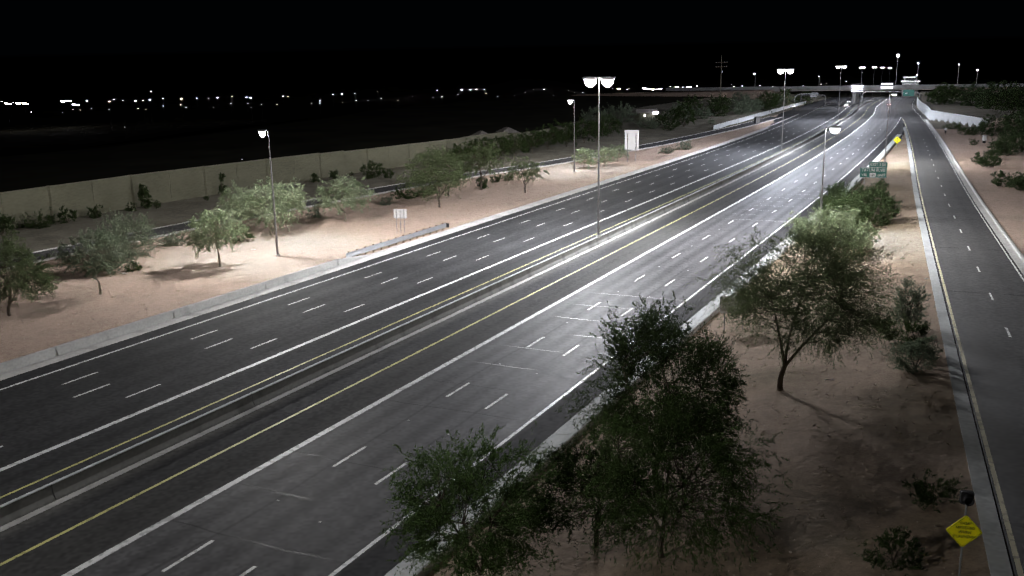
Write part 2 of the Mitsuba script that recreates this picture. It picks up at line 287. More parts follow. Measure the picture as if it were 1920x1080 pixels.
P[..., 2] += .25 * (meshkit.fbm(P * [.12, .12, 0], 4) - .5) * np.clip(O - 7, 0, 1)
put('hillside', grid(P[:156]), 'mat_dirt')
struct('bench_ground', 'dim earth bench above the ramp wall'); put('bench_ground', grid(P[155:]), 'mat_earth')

# ---------------------------------------------------------------- roads and their markings
struct('freeway_road', 'asphalt freeway with two carriageways')
S = stations(-60, 698, 2.0)
left = np.interp(S, [330, 420], [-63.0, -71.5]); right = np.interp(S, [300, 312, 330, 354, 394, 440], [-21.5, -19.4, -20.5, -21.6, -23.6, -25.1])
cols = [left, *[np.full(len(S), o) for o in (-60, -56, -50, -44, -41.5, -38, -34, -29)], right]
P = np.stack([road(S, o) for o in cols], 1); UV = np.stack([np.c_[S, o] for o in cols], 1)
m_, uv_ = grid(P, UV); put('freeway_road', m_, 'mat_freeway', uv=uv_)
struct('gore_pavement', 'paved gore where ramp and freeway join')
m_, uv_ = ribbon(stations(285, 698, 4), -27.0, -15.0, -.06); put('gore_pavement', m_, 'mat_ramp', uv=uv_)
struct('ramp_road', 'two lane entrance ramp')
R = stations(-20, 690, 2.0); m_, uv_ = ribbon(R, -3.5, 3.5, 0, ramp); put('ramp_road', m_, 'mat_ramp', uv=uv_)
struct('exit_road', 'dark exit road behind the desert verge')
S2 = stations(-60, 395, 2.0); m_, uv_ = ribbon(S2, En(S2) - 5.0, En(S2), .07); put('exit_road', m_, 'mat_ramp', uv=uv_ * [1, 0] + [0, 60])
for k, (a, b) in enumerate(((-.30, 0), (-5.3, -5.0))):
    part('exit_road', 'kerb', sweep(S2, [(En(S2) + a + .02, -.1), (En(S2) + a + .02, .17), (En(S2) + b + .28 * (1 - k), .17), (En(S2) + b + .28 * (1 - k), -.1)]), 'mat_concrete')
def line(parent, base, s0, s1, o, width, mat, dz=.004, fn=road):
    s = stations(s0, s1, 2.0); o = o(s) if callable(o) else np.full(len(s), o)
    m, _ = ribbon(s, o - width / 2, o + width / 2, dz, fn); part(parent, base, m, mat)
line('freeway_road', 'edge_line', -60, 600, OFF['Le'], .25, 'mat_white_paint'); line('freeway_road', 'carpool_line', -60, 640, OFF['Lh'], .42, 'mat_white_paint')
line('freeway_road', 'yellow_line', -60, 640, OFF['Ly'], .20, 'mat_yellow_paint'); line('freeway_road', 'yellow_line', -60, 640, OFF['Ry'], .22, 'mat_yellow_paint')
line('freeway_road', 'carpool_line', -60, 640, OFF['Rh'], .42, 'mat_white_paint'); line('freeway_road', 'edge_line', -60, 392, OFF['Re'], .23, 'mat_white_paint')
for k, s0, w in (('L1', 43.29, .20), ('L2', 41.63, .20), ('L3', 43.0, .20), ('R1', 26.9, .20), ('R2', 25.85, .20)):
    a = s0 - 12.192 * 2
    while a < 330:
        if a > 4: line('freeway_road', 'lane_dash', a, a + 3.05, OFF[k], w, 'mat_white_paint')
        a += 12.192
line('ramp_road', 'left_edge_line', -20, 352, -3.30, .20, 'mat_cream_paint', fn=ramp); line('ramp_road', 'right_edge_line', -20, 600, 3.22, .15, 'mat_white_paint', fn=ramp)
for k in ('R1', 'R2'):
    for a in np.arange({'R1': 26.9, 'R2': 25.85}[k] + 7.6, 150, 12.192):
        m = hull([road(a + x, OFF[k] + y, z)  for x, y, z in ((-.06, -.07, .003), (-.06, .07, .003), (.06, -.07, .003), (.06, .07, .003), (-.03, -.05, .022), (-.03, .05, .022), (.03, -.05, .022), (.03, .05, .022))]); part('freeway_road', 'reflector', m, 'mat_white')
a = 34.75 - 12.19 * 4
while a < 250:
    line('ramp_road', 'lane_dash', a - .4, a + 2.4, 0.0, .16, 'mat_white_paint', fn=ramp); a += 12.19
# gutters and kerbs
struct('gutter', 'concrete gutter between left lanes and barrier')
S = stations(-60, 330, 2.0); put('gutter', sweep(S, [(-61.95, -.05), (-61.95, .012), (-63.15, .03), (-63.15, -.05)]), 'mat_concrete')
struct('ramp_gutter', 'concrete gutter along the left of the ramp')
R = stations(-20, 300, 2.0); put('ramp_gutter', sweep(R, [(-4.28, -.05), (-4.28, .022), (-3.56, .006), (-3.56, -.05)], ramp), 'mat_concrete_pale')
struct('ramp_gutter_001', 'concrete gutter and kerb along the right of the ramp')
R = stations(-20, 342, 2.0); put('ramp_gutter_001', sweep(R, [(3.49, -.05), (3.49, .006), (4.22, .015), (4.32, .13), (4.56, .14), (4.56, -.05)], ramp), 'mat_concrete')

# ---------------------------------------------------------------- barriers, walls
MED = lambda s: np.interp(s, [110, 228, 359, 490], [-41.45, -41.9, -42.3, -41.5])
t = thing('median_barrier', 'long low concrete barrier down the middle of the freeway, lamp posts standing on it', 'barrier')
a = -60.0
while a < 640:                       # cast in lengths of 15 m (30 m far off) with open joints
    L = 15 if a < 260 else 30
    s = stations(a + .03, min(a + L, 640) - .03, 3.0); o = MED(s)
    part(t, 'segment', sweep(s, [(o - .30, -.03), (o - .27, .08), (o - .14, .33), (o - .10, .82), (o + .10, .82), (o + .14, .33), (o + .27, .08), (o + .30, -.03)]), 'mat_concrete_shaded')  # faces painted dark where the lamps only graze them
    part(t, 'cap', sweep(s, [(o - .115, .80), (o - .115, .85), (o + .115, .85), (o + .115, .80)]), 'mat_concrete_pale')  # added pale strip that paints the lamp-lit top
    a += L
s = stations(-60, 620, 3.0); o = MED(s); put(struct('median_gutter', 'pale concrete gutter strip at the foot of the median barrier'), sweep(s, [(o + .34, -.03), (o + .34, .012), (o + .82, .012), (o + .82, -.03)]), 'mat_concrete')
t = thing('verge_barrier', 'knee high concrete barrier along the left gutter, ending just before the guardrail', 'barrier')
a = -60.0
while a < 84:
    s = stations(a + .03, a + 12 - .03, 3.0)
    part(t, 'segment', sweep(s, [(-63.12, -.05), (-63.25, .10), (-63.36, .72), (-63.62, .72), (-63.68, -.1)]), 'mat_concrete'); a += 12
s = np.array([84.03, 87, 90]); h = np.array([.72, .45, .17]); part(t, 'end_taper', sweep(s, [(-63.12, -.05), (-63.25, .08), (-63.36, h), (-63.62, h), (-63.68, -.1)]), 'mat_concrete')
t = thing('verge_kerb', 'pale kerb at the left edge of the freeway, running on past the guardrail', 'kerb')
put(t, sweep(stations(90, 420, 3.0), [(-63.10, -.05), (-63.16, .15), (-63.5, .16), (-63.5, -.1)]), 'mat_concrete')
t = thing('apron_barrier', 'sloping concrete apron and crest between right shoulder and gravel island', 'barrier')
a = -60.0
while a < 300:
    L = 12.0; s = stations(a + .03, min(a + L, 304) - .03, 3.0)
    part(t, 'segment', sweep(s, [(-21.62, -.05), (-21.6, .02), (-20.62, .11), (-20.57, .20), (-20.30, .21), (-20.22, .17), (-20.22, -.6)]), 'mat_concrete_pale' if a > 20 else 'mat_concrete'); a += L
t = thing('guardrail', 'grey steel guardrail on posts at the left verge beside the sign seen from behind', 'guardrail')
s = stations(86.5, 108.5, 1.0); part(t, 'rail', sweep(s, [(-63.98, .34), (-63.90, .42), (-63.98, .52), (-63.90, .62), (-63.98, .74), (-63.90, .82), (-64.0, .90), (-64.04, .90), (-64.02, .34)]), 'mat_galv')
for k in range(14):
    p = road(87.2 + k * 1.6, -64.16); part(t, 'post', box(p + [0, 0, .42], (.16, .16, 1.16), .46), 'mat_timber')
p = road(108.9, -64.02); part(t, 'end_marker', box(p + [0, 0, .55], (.5, .12, .55), -.3), 'mat_dark')
def wall_of_panels(t, s0, s1, L, o, h, th, mat, base='panel', post=True, fn=road, cap=None):
    a = s0; k = 0
    while a < s1 - .1:
        b = min(a + L, s1); s = stations(a + .02, b - .02, 4.0); hh = h((a + b) / 2); oo = o(s)
        part(t, base, sweep(s, [(oo - th / 2, -.5), (oo - th / 2, hh), (oo + th / 2, hh), (oo + th / 2, -.5)], fn), mat)
        if post and k % 2 == 0: p = fn(a, float(o(np.array([a]))[0])); part(t, 'pilaster', box(p + [0, 0, hh / 2 - .1], (.5, .5, hh + .3), .46), mat)
        a = b; k += 1
t = thing('sound_wall', 'long tan block sound wall behind the exit road on the left', 'wall')
SW = lambda s: np.interp(s, [-60, 60, 110, 150, 200, 255, 330], [-121, -120.5, -119.5, -116, -111, -107.5, -106])
wall_of_panels(t, 20, 262, 7.3, SW, lambda s: np.interp(s, [20, 100, 150, 168], [5.2, 5.1, 4.9, 4.5]) if s < 168 else (4.6 if s < 205 else 4.75 if s < 226 else 4.0), .3, 'mat_wall')
t = thing('retaining_wall', 'low bluish white wall along the outside of the exit road, far left', 'wall')
wall_of_panels(t, 314, 560, 8.0, lambda s: np.interp(s, [314, 330, 470, 560], [-77.4, -77.2, -74.4, -72.6]), lambda s: 1.5, .35, 'mat_concrete_pale', post=False)
t = thing('ramp_wall', 'tall pale concrete wall along the right side where the ramp joins the freeway', 'wall')
wall_of_panels(t, 339, 500, 9.0, lambda s: np.full(len(s), 5.3), lambda s: 3.9, .3, 'mat_concrete_pale', post=False, fn=ramp)
t = thing('wing_wall', 'bluish white block wall running right from the end of the ramp wall', 'wall')
q = np.array([[338.6, 5.2], [294, 18.2], [288, 30], [288, 60]]); d = np.r_[0, np.cumsum(np.hypot(*np.diff(q, axis=0).T))]
for k in range(14):
    e = np.array([k * 6.5 + .02, (k + 1) * 6.5 - .02]); rr = np.interp(e, d, q[:, 0]); pp = np.interp(e, d, q[:, 1]); a, b = ramp(rr, pp)
    n = np.array([-(b - a)[1], (b - a)[0], 0]); n *= .15 / np.linalg.norm(n); top = [0, 0, 3.5 - .06 * k]; lo = [0, 0, -.5]
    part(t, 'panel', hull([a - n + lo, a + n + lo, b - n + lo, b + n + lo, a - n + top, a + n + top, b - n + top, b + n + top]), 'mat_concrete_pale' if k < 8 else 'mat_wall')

# ---------------------------------------------------------------- street lamps (each carries its own light)
def bowl(L, Wd, D, n=10, m=16):
    """A drop lens: half an ellipsoid hanging down, normals outward."""
    ph = np.linspace(0, np.pi / 2, n); th = np.linspace(0, 2 * np.pi, m + 1)[:-1]
    V = np.stack([np.sin(ph)[:, None] * np.cos(th) * L / 2, np.sin(ph)[:, None] * np.sin(th) * Wd / 2, -np.cos(ph)[:, None] * D + 0 * th], -1)
    i = np.arange(n * m).reshape(n, m); j = np.roll(i, -1, 1)
    f = np.vstack([np.c_[i[:-1].ravel(), j[:-1].ravel(), j[1:].ravel()], np.c_[i[:-1].ravel(), j[1:].ravel(), i[1:].ravel()]])
    me = trimesh.Trimesh(V.reshape(-1, 3), f, process=False)
    e = me.triangles_center - [0, 0, 0]
    if (me.face_normals * e).sum() < 0: me.faces = me.faces[:, ::-1]
    return me
def turn(me, d, at):
    a = math.atan2(d[1], d[0]); me = me.copy(); me.apply_transform(trimesh.transformations.rotation_matrix(a, [0, 0, 1])); me.apply_translation(at); return me
def luminaire(t, tip, d, power, size=1.0, weight=None, lens_d=.24, col=LAMP):
    """Cobra head: housing of tapered sections, glass bowl below."""
    pts = []
    for x, w, z0, z1 in ((0, .10, -.05, .07), (.25, .22, -.08, .07), (.7, .27, -.08, .08), (1.05, .20, -.07, .06), (1.15, .10, -.05, .05)):
        pts += [(x * size, s * w * size, z * size) for s in (-1, 1) for z in (z0, z1)] + [(x * size, s * w * .6 * size, z1 * 1.25 * size) for s in (-1, 1)]
    L = part(t, 'luminaire', turn(hull(pts), d, tip), 'mat_galv')
    lens = bowl(.94 * size, .54 * size, lens_d * size); lens.apply_translation([.60 * size, 0, -.082 * size])
    put(L + '__lens', turn(lens, d, tip), 'mat_lens', smooth=True, emit=np.array(col) * power, weight=weight)
def street_lamp(base, H, dirs, label, group, power, arm=.25, weight=None, size=1.0, base_name='street_lamp', lens_d=.24, beam=0, cut=66, col=LAMP):
    t = thing(base_name, label, 'street lamp', group)
    b = np.array(base, float)
    z = np.linspace(0, H, 9); part(t, 'pole', tube(np.c_[b[0] + 0 * z, b[1] + 0 * z, b[2] + z], .135 - .075 * z / H, 10), 'mat_pole', smooth=40)
    part(t, 'base_plate', box(b + [0, 0, .09], (.46, .46, .22), .46), 'mat_concrete')
    part(t, 'hand_hole_cover', box(b + [.13, -.05, .8], (.03, .12, .22), .3), 'mat_galv')
    for d in dirs:
        d = np.array([d[0], d[1], 0.]) / np.hypot(d[0], d[1]); top = b + [0, 0, H - .05]
        part(t, 'arm', tube([top, top + d * arm * .5 + [0, 0, .06], top + d * arm + [0, 0, .09]], .045, 6), 'mat_pole')
        luminaire(t, top + d * arm + [0, 0, .09], d, power, size, weight, lens_d, col)
        if beam:      # the reflector's downward beam with its cutoff
            o = top + d * (arm + .62 * size) + [0, 0, -(.14 + lens_d) * size]
            scene[num(t + '__bulb')] = {'type': 'spot', 'intensity': {'type': 'rgb', 'value': [float(beam * c) for c in LAMP]}, 'cutoff_angle': float(cut), 'beam_width': float(cut * .85), 'to_world': T().look_at(origin=o.tolist(), target=(o - [0, 0, 1]).tolist(), up=[1, 0, 0])}
    return t
def across(p):
    s, o = near(KC, CD, CN, CD_S, np.array([p[:2]])); i = np.argmin(abs(CD_S - s[0])); return np.array([CN[i, 0], CN[i, 1]])
g = 'twin headed lamps along the median'
MEDL = [((10.36, 113.06, .93), 18.4, 'tall twin headed street lamp on the median barrier, nearest and biggest in view', 1.0),
        ((62.1, 222.04, -1.46), 18.4, 'twin headed street lamp on the median, second along, before the exit road wall', 1.0),
        ((115.0, 342.5, -3.95), 18.5, 'twin headed street lamp on the median, third along, its foot beside the far lanes', 1.0),
        ((165.0, 462.4, -7.2), 18.1, 'small far twin street lamp, first of the row of four beyond the third median lamp', .6),
        ((214.4, 580.7, -10.8), 18.5, 'small far twin street lamp, second of the far row of four', .4),
        ((263.7, 698.9, -14.5), 18.8, 'small far twin street lamp, third of the far row of four', .3),
        ((312.6, 812.0, -18.0), 18.8, 'small far twin street lamp, last and most distant of the far row', .2)]
for b, H, lab, wt in MEDL:
    n = across(b); street_lamp(b, H, [n, -n], lab, g, POWER_MEDIAN * (1.0 if b[1] < 150 else 1.1), arm=.02, weight=wt * 1.5, size=1.7 if b[1] < 400 else 1.25, lens_d=.55, col=(.97, .975, 1.03) if b[1] < 150 else (.93, .97, 1.12))
b = road(-16.5, -41.45, .82); n = across(b)
street_lamp(b, 18.4, [n, -n], 'twin headed median lamp just behind the left of the view', g, POWER_MEDIAN * .55, arm=.02, weight=1.0, size=1.7, lens_d=.55)
g = 'single headed lamps on the verges'
n = across((-26.9, 109.6)); street_lamp((-26.94, 109.61, .05), 14.3, [-n], 'single headed street lamp on the left sand among bright green trees', g, POWER_VERGE, weight=1.5, beam=300, cut=74, lens_d=.75)
n = across((12.84, 192.67)); street_lamp((12.84, 192.67, -1.47), 14.1, [-n], 'single headed street lamp on the left sand beside three small round trees', g, POWER_VERGE, weight=1.2, beam=300, cut=74, lens_d=.75)
n = across((33.7, 104.1)); street_lamp((33.71, 104.13, .84), 13.2, [n], 'single headed street lamp on the gravel island rising out of pale tree leaves', g, POWER_SIDE * .75, weight=1.5, lens_d=.5, size=1.15)
n = across((74.6, 193)); street_lamp((74.64, 193.01, -1.29), 13.9, [n], 'single headed street lamp on the gravel island behind the green sign', g, POWER_SIDE, weight=1.2)

# ---------------------------------------------------------------- signs and roadside gear
def face(at, n):
    """Matrix that stands a drawing (x right, y up, z towards the reader) at a point, read from the side n points to."""
    n = np.array([n[0], n[1], 0.]); n /= np.linalg.norm(n); x = np.cross([0, 0, 1.], n); M = np.eye(4); M[:3, 0] = x; M[:3, 1] = [0, 0, 1]; M[:3, 2] = n; M[:3, 3] = at; return M
def stand(me, M): me = me.copy(); me.apply_transform(M); return me
def plate(w, h, th=.03, r=.06):
    from shapely.geometry import box as sbox
    g_ = sbox(-w / 2 + r, -h / 2 + r, w / 2 - r, h / 2 - r).buffer(r, quad_segs=4); m = trimesh.creation.extrude_polygon(g_, th, engine='earcut'); m.apply_translation([0, 0, -th]); return m
def words(t, text, M, x, y, h, mat, maxw=None, bold=True, base='lettering'):
    m = meshkit.text_mesh(text, h, .006, bold); w = m.bounds[1, 0] - m.bounds[0, 0]
    if maxw and w > maxw: m.apply_scale([maxw / w, 1, 1])
    c = (m.bounds[0] + m.bounds[1]) / 2; m.apply_translation([x - c[0], y - h / 2, .001]); part(t, base, stand(m, M), mat)
def post(t, p, h, r=.05, mat='mat_galv', base='post'): part(t, base, tube([np.array(p) - [0, 0, .3], np.array(p) + [0, 0, h]], r, 6), mat)
hd = np.array([.42, .91])                          # the way traffic runs on the right carriageway
# big white board seen from behind
p = np.array([26.7, 212.7, -2.05]); M = face(p + [0, 0, 4.85], (-.24, -.97))
t = thing('road_sign', 'large white road sign board seen from behind on two posts beside small trees', 'road sign')
part(t, 'panel', stand(plate(3.1, 4.3), M), 'mat_sign_back')
for x in (-.92, .92):
    q = (M @ [x, 0, .07, 1])[:3]; part(t, 'post', tube([[q[0], q[1], p[2] - .3], [q[0], q[1], p[2] + 6.2]], .075, 6), 'mat_pole')
for x in np.linspace(-1.42, 1.42, 11): part(t, 'stiffener', stand(box([x, 0, .012], (.025, 4.2, .02)), M), 'mat_sign_back')
p = np.array([-14.2, 123.4, -.18]); M = face(p + [0, 0, 2.6], (-.2, -.98)); t = thing('road_sign', 'small grey road sign seen from behind on three thin posts above the guardrail', 'road sign')
part(t, 'panel', stand(plate(1.75, 1.2), M), 'mat_sign_back')
for x in (-.52, 0, .52): q = (M @ [x, 0, .05, 1])[:3]; post(t, [q[0], q[1], p[2]], 3.15, .045, 'mat_pole')
p = np.array([61.5, 163.3, -.5]); M = face(p, (-.33, -.94)); t = thing('exit_sign', 'green exit sign of two stacked panels with white lettering on the gravel island', 'road sign')
part(t, 'panel', stand(plate(4.2, 1.72), M @ trimesh.transformations.translation_matrix([-.15, 1.75, 0])), 'mat_sign_green')
k = part(t, 'exit_panel', stand(plate(2.85, .95), M @ trimesh.transformations.translation_matrix([.55, 3.10, 0])), 'mat_sign_green')
words(t, 'EXIT 15A', M, .55, 3.12, .46, 'mat_sign_white', 2.5, base='exit_lettering'); words(t, 'TATUM BLVD', M, -.15, 2.18, .46, 'mat_sign_white', 3.7)
words(t, 'VIA', M, -1.55, 1.36, .40, 'mat_sign_white', .9); words(t, 'EAST', M, 1.2, 1.36, .40, 'mat_sign_white', 1.25)
part(t, 'shield', stand(plate(1.0, .66, .02, .12), M @ trimesh.transformations.translation_matrix([-.2, 1.37, .016])), 'mat_sign_white'); words(t, '101', M @ trimesh.transformations.translation_matrix([0, 0, .018]), -.2, 1.37, .36, 'mat_ink', .7, base='shield_number')
for x in (-1.5, 1.0): q = (M @ [x, 0, -.1, 1])[:3]; post(t, [q[0], q[1], terrain(q[0], q[1])], 2.6, .06)
for y0, y1, w, x in ((.93, 2.57, 4.1, -.15), (2.66, 3.54, 2.75, .55)):
    for yy in (y0, y1): part(t, 'border', stand(box([x, yy, .006], (w, .035, .008)), M), 'mat_sign_white')
p = np.array([17.3, 72.9, 1.22]); M = face(p + [0, 0, 1.95], (-.05, -1)); t = thing('regulatory_sign', 'white rectangular sign with black lettering by the apron barrier, half behind a tree', 'road sign')
part(t, 'panel', stand(plate(2.25, 1.38), M), 'mat_sign_white')
part(t, 'rim', stand(cat([box([0, s * .67, .004], (2.2, .03, .008)) for s in (-1, 1)] + [box([s * 1.1, 0, .004], (.03, 1.31, .008)) for s in (-1, 1)]), M), 'mat_ink')
words(t, 'MINOR CRASH', M, 0, .40, .24, 'mat_ink', 1.95); words(t, 'MOVE VEHICLES', M, 0, .0, .19, 'mat_ink', 1.8); words(t, 'FROM TRAVEL LANES', M, 0, -.38, .18, 'mat_ink', 2.0)
for x in (-.72, .72): q = (M @ [x, 0, -.08, 1])[:3]; post(t, [q[0], q[1], terrain(q[0], q[1])], 2.2, .045, 'mat_pole')
# yellow diamond with flashing beacon
p = np.array([15.3, 30.1, 4.84]); M = face(p + [0, 0, 1.8], (-.15, -.99)); tilt = trimesh.transformations.rotation_matrix(math.radians(45 - 2.5), [0, 0, 1])
t = thing('warning_sign', 'yellow diamond warning sign with black lettering below a dark beacon, beside the ramp', 'road sign')
part(t, 'panel', stand(plate(.87, .87, .02, .07), M @ tilt), 'mat_sign_yellow')
for k, (w, y, h) in enumerate((('RAMP', .30, .10), ('METERED', .135, .10), ('WHEN', -.03, .10), ('FLASHING', -.195, .10))): words(t, w, M @ trimesh.transformations.rotation_matrix(math.radians(-2.5), [0, 0, 1]), .02, y, h, 'mat_ink', (.36, .66, .46, .70)[k], bold=True)
part(t, 'rim', stand(cat([box([0, s * .40, .003], (.76, .012, .006)) for s in (-1, 1)] + [box([s * .40, 0, .003], (.012, .76, .006)) for s in (-1, 1)]), M @ tilt), 'mat_ink')
post(t, p + [0.01, .05, 0], 2.8, .035)
k = part(t, 'beacon', stand(cat([plate(.42, .46, .16, .05), trimesh.creation.cylinder(.16, .10, sections=18)]), face(p + [.02, .05, 3.0], (-.15, -.99))), 'mat_dark')
v = trimesh.creation.annulus(.15, .165, .24, sections=18); v.apply_translation([0, 0, .12]); put(k + '__visor', stand(v, face(p + [.02, .05, 3.0], (-.15, -.99))), 'mat_dark')
l = trimesh.creation.cylinder(.12, .02, sections=18); l.apply_translation([0, 0, .055]); put(k + '__glass', stand(l, face(p + [.02, .05, 3.0], (-.15, -.99))), 'mat_window')
p = np.array([94.0, 236.3, -2.39]); M = face(p + [0, 0, 1.72], (-.38, -.92)); t = thing('warning_sign', 'far yellow diamond warning sign with merge symbol near the tip of the island', 'road sign')
part(t, 'panel', stand(plate(1.28, 1.28, .02, .08), M @ trimesh.transformations.rotation_matrix(math.pi / 4, [0, 0, 1])), 'mat_sign_yellow')
part(t, 'symbol', stand(cat([box([0, -.05, .005], (.10, .8, .008)), box([.12, -.2, .005], (.3, .09, .008)), hull([(-.2, .3, .002), (.2, .3, .002), (0, .58, .002), (-.2, .3, .009), (.2, .3, .009), (0, .58, .009)])]), M), 'mat_ink'); post(t, p + [0, .05, 0], 1.9, .04)
p = np.array([107.4, 266.5, -3.05]); t = thing('ramp_signal', 'slim pole with two dark signal heads in the tip of the gore', 'traffic signal'); post(t, p, 3.6, .06, 'mat_galv', 'pole')
for z in (3.3, 1.25):
    k = part(t, 'signal_head', box(p + [0, -.14, z], (.46, .3, 1.0), -.4), 'mat_dark')
    for dz in (-.22, .22): v = trimesh.creation.cylinder(.13, .2, sections=12); put(num(k + '__visor'), stand(v, face(p + [-.06, -.34, z + dz], (-.4, -.92))), 'mat_dark')
p = np.array([122.9, 275.2, terrain(122.9, 275.2)]); t = thing('marker_post', 'short post with a white head above a black band on the right slope', 'marker post')
part(t, 'head', box(p + [0, 0, 1.45], (.55, .2, .7), .3), 'mat_white'); part(t, 'band', box(p + [0, 0, .8], (.40, .16, .6), .3), 'mat_dark'); post(t, p, .6, .06, 'mat_timber', 'stake')
p = np.array([118.6, 243.4, terrain(118.6, 243.4)]); t = thing('utility_cabinet', 'pale utility cabinet among dark bushes on the right slope', 'cabinet')
part(t, 'body', box(p + [0, 0, 1.2], (.8, .5, 1.3), .2), 'mat_sign_white'); part(t, 'stand', box(p + [0, 0, .3], (.6, .4, .7), .2), 'mat_dark'); part(t, 'lid', box(p + [0, 0, 1.88], (.88, .58, .07), .2), 'mat_galv')
p = np.array([87.0, 346.4, -4.9]); t = thing('utility_cabinet', 'dark cabinet set in front of the low white wall beside the exit road', 'cabinet')
part(t, 'body', box(p + [.4, -1.2, 1.2], (2.0, .8, 2.4), .42), 'mat_dark'); part(t, 'lid', box(p + [.4, -1.2, 2.45], (2.15, .95, .1), .42), 'mat_pole'); part(t, 'door', box(p + [.58, -1.6, 1.2], (1.7, .06, 2.0), .42), 'mat_pole')
# sign bridges of bent steel tube
def arch(A, B, h, r=.22, bend=2.2):
    A, B = np.array(A, float), np.array(B, float); d = B - A; L = np.hypot(d[0], d[1]); d = d / L; zt = max(A[2], B[2]) + h; P = [A, [A[0], A[1], zt - bend]]
    for a in np.linspace(.2, np.pi / 2, 6): P.append([A[0] + d[0] * bend * (1 - math.cos(a)), A[1] + d[1] * bend * (1 - math.cos(a)), zt - bend + bend * math.sin(a)])
    for a in np.linspace(np.pi / 2, 0, 7): P.append([B[0] - d[0] * bend * (1 - math.cos(a)), B[1] - d[1] * bend * (1 - math.cos(a)), zt - bend + bend * math.sin(a)])
    return tube(np.array(P + [B], float), r, 8)
A = road(505, -41.2); B = road(505, -15.2); t = thing('sign_gantry', 'dark bent tube sign gantry arching over the right carriageway', 'sign gantry')
part(t, 'tube', arch(A, B, 6.9, .30), 'mat_pole', smooth=40)
M = face(A + (B - A) * .80 + [0, 0, 6.2], (-.42, -.9)); k = part(t, 'sign_panel', stand(plate(4.9, 3.0), M @ trimesh.transformations.translation_matrix([0, .3, .5])), 'mat_sign_green'); put(k + '__shield', stand(plate(.9, .7, .02, .1), M @ trimesh.transformations.translation_matrix([-.9, .1, .52])), 'mat_sign_white')
for q in (A, B): part(t, 'footing', box(q + [0, 0, .1], (1.0, 1.0, .5), .4), 'mat_concrete')
p = np.array([149.2, 514.2, -9.6]); q = p + np.array([11.5, -3.0, 0]); t = thing('sign_gantry', 'pale bent tube cantilever with a sign frame on the far left bank', 'sign gantry')
P = [p, p + [0, 0, 3.4], p + [.4, 0, 4.6], p + [1.4, -.3, 5.6], p + [3, -.7, 6.0], p + [11.3, -3, 6.1]]; part(t, 'tube', tube(P, .26, 8), 'mat_sign_back', smooth=40)
part(t, 'sign_frame', cat([box(p + [9.6, -2.6, z], (3.0, .15, .14), -.25) for z in (4.7, 5.6, 6.6)] + [box(p + [9.6 + s * 1.45, -2.6 - s * .37, 5.65], (.14, .14, 2.0), -.25) for s in (-1, 1)]), 'mat_sign_back'); part(t, 'footing', box(p, (1.2, 1.2, .5)), 'mat_concrete')
A = road(540, -73.2); B = road(540, -60.8); t = thing('sign_gantry', 'small dark bent tube gantry at the far edge of the left carriageway', 'sign gantry'); part(t, 'tube', arch(A, B, 5.2, .25, 1.2), 'mat_pole', smooth=40); part(t, 'sign_panel', stand(plate(3.2, 1.5), face((A + B) / 2 + [0, 0, 4.9], (.4, .9))), 'mat_sign_back')
p = np.array([136.2, 469.1, -8.2]); t = thing('warning_light', 'orange warning light glowing on the kerb at the far exit gore', 'warning light')
part(t, 'stand', box(p + [0, 0, .5], (.5, .5, 1.0), .4), 'mat_dark'); m = bowl(.5, .5, -.35, 6, 12); m.faces = m.faces[:, ::-1] if (m.face_normals * (m.triangles_center)).sum() < 0 else m.faces; m.apply_translation(p + [0, 0, 1.02]); part(t, 'lens', m, 'mat_lens', emit=(220, 110, 30), weight=.15)
# wooden utility pole
p = np.array([92.6, 431.1, terrain(92.6, 431.1)]); t = thing('utility_pole', 'tall wooden utility pole with crossarms against the black sky', 'utility pole')
part(t, 'pole', tube([p, p + [0, 0, 12], p + [0, 0, 22]], [.22, .18, .13], 8), 'mat_bark_pale')
for z in (19.0, 17.2): part(t, 'crossarm', box(p + [0, -.2, z], (5.2, .16, .22), .1), 'mat_timber')
for z in (19.0, 17.2):
    for x in (-2.4, -1.2, 1.2, 2.4): part(t, 'insulator', trimesh.creation.cylinder(.09, .3, sections=8, transform=trimesh.transformations.translation_matrix(p + [x, -.2 + x * .1, z + .26])), 'mat_white')
part(t, 'transformer', trimesh.creation.cylinder(.38, 1.1, sections=12, transform=trimesh.transformations.translation_matrix(p + [.3, -.5, 15.2])), 'mat_galv')

# ---------------------------------------------------------------- trees and shrubs
def leaves(P, D, L, Wd, r):
    """One diamond per leaf spray: points, directions, length, width."""
    n = len(P); q = r.normal(size=(n, 3)); s = np.cross(D, q); s /= np.linalg.norm(s, axis=1, keepdims=True) + 1e-9
    L = L * r.uniform(.6, 1.35, (n, 1)); Wd = Wd * r.uniform(.7, 1.3, (n, 1))
    bend = np.cross(s, D) * L * .12
    V = np.stack([P, P + D * L * .45 + s * Wd / 2 + bend, P + D * L, P + D * L * .45 - s * Wd / 2 + bend], 1).reshape(-1, 3)
    i = np.arange(n) * 4
    return trimesh.Trimesh(V, np.vstack([np.c_[i, i + 1, i + 2], np.c_[i, i + 2, i + 3]]), process=False)
def curve(a, b, r, sag=.12, n=4):
    t = np.linspace(0, 1, n)[:, None]; L = np.linalg.norm(b - a); k = r.normal(size=3) * L * sag
    return a + (b - a) * t + k * (t * (1 - t)) * 2
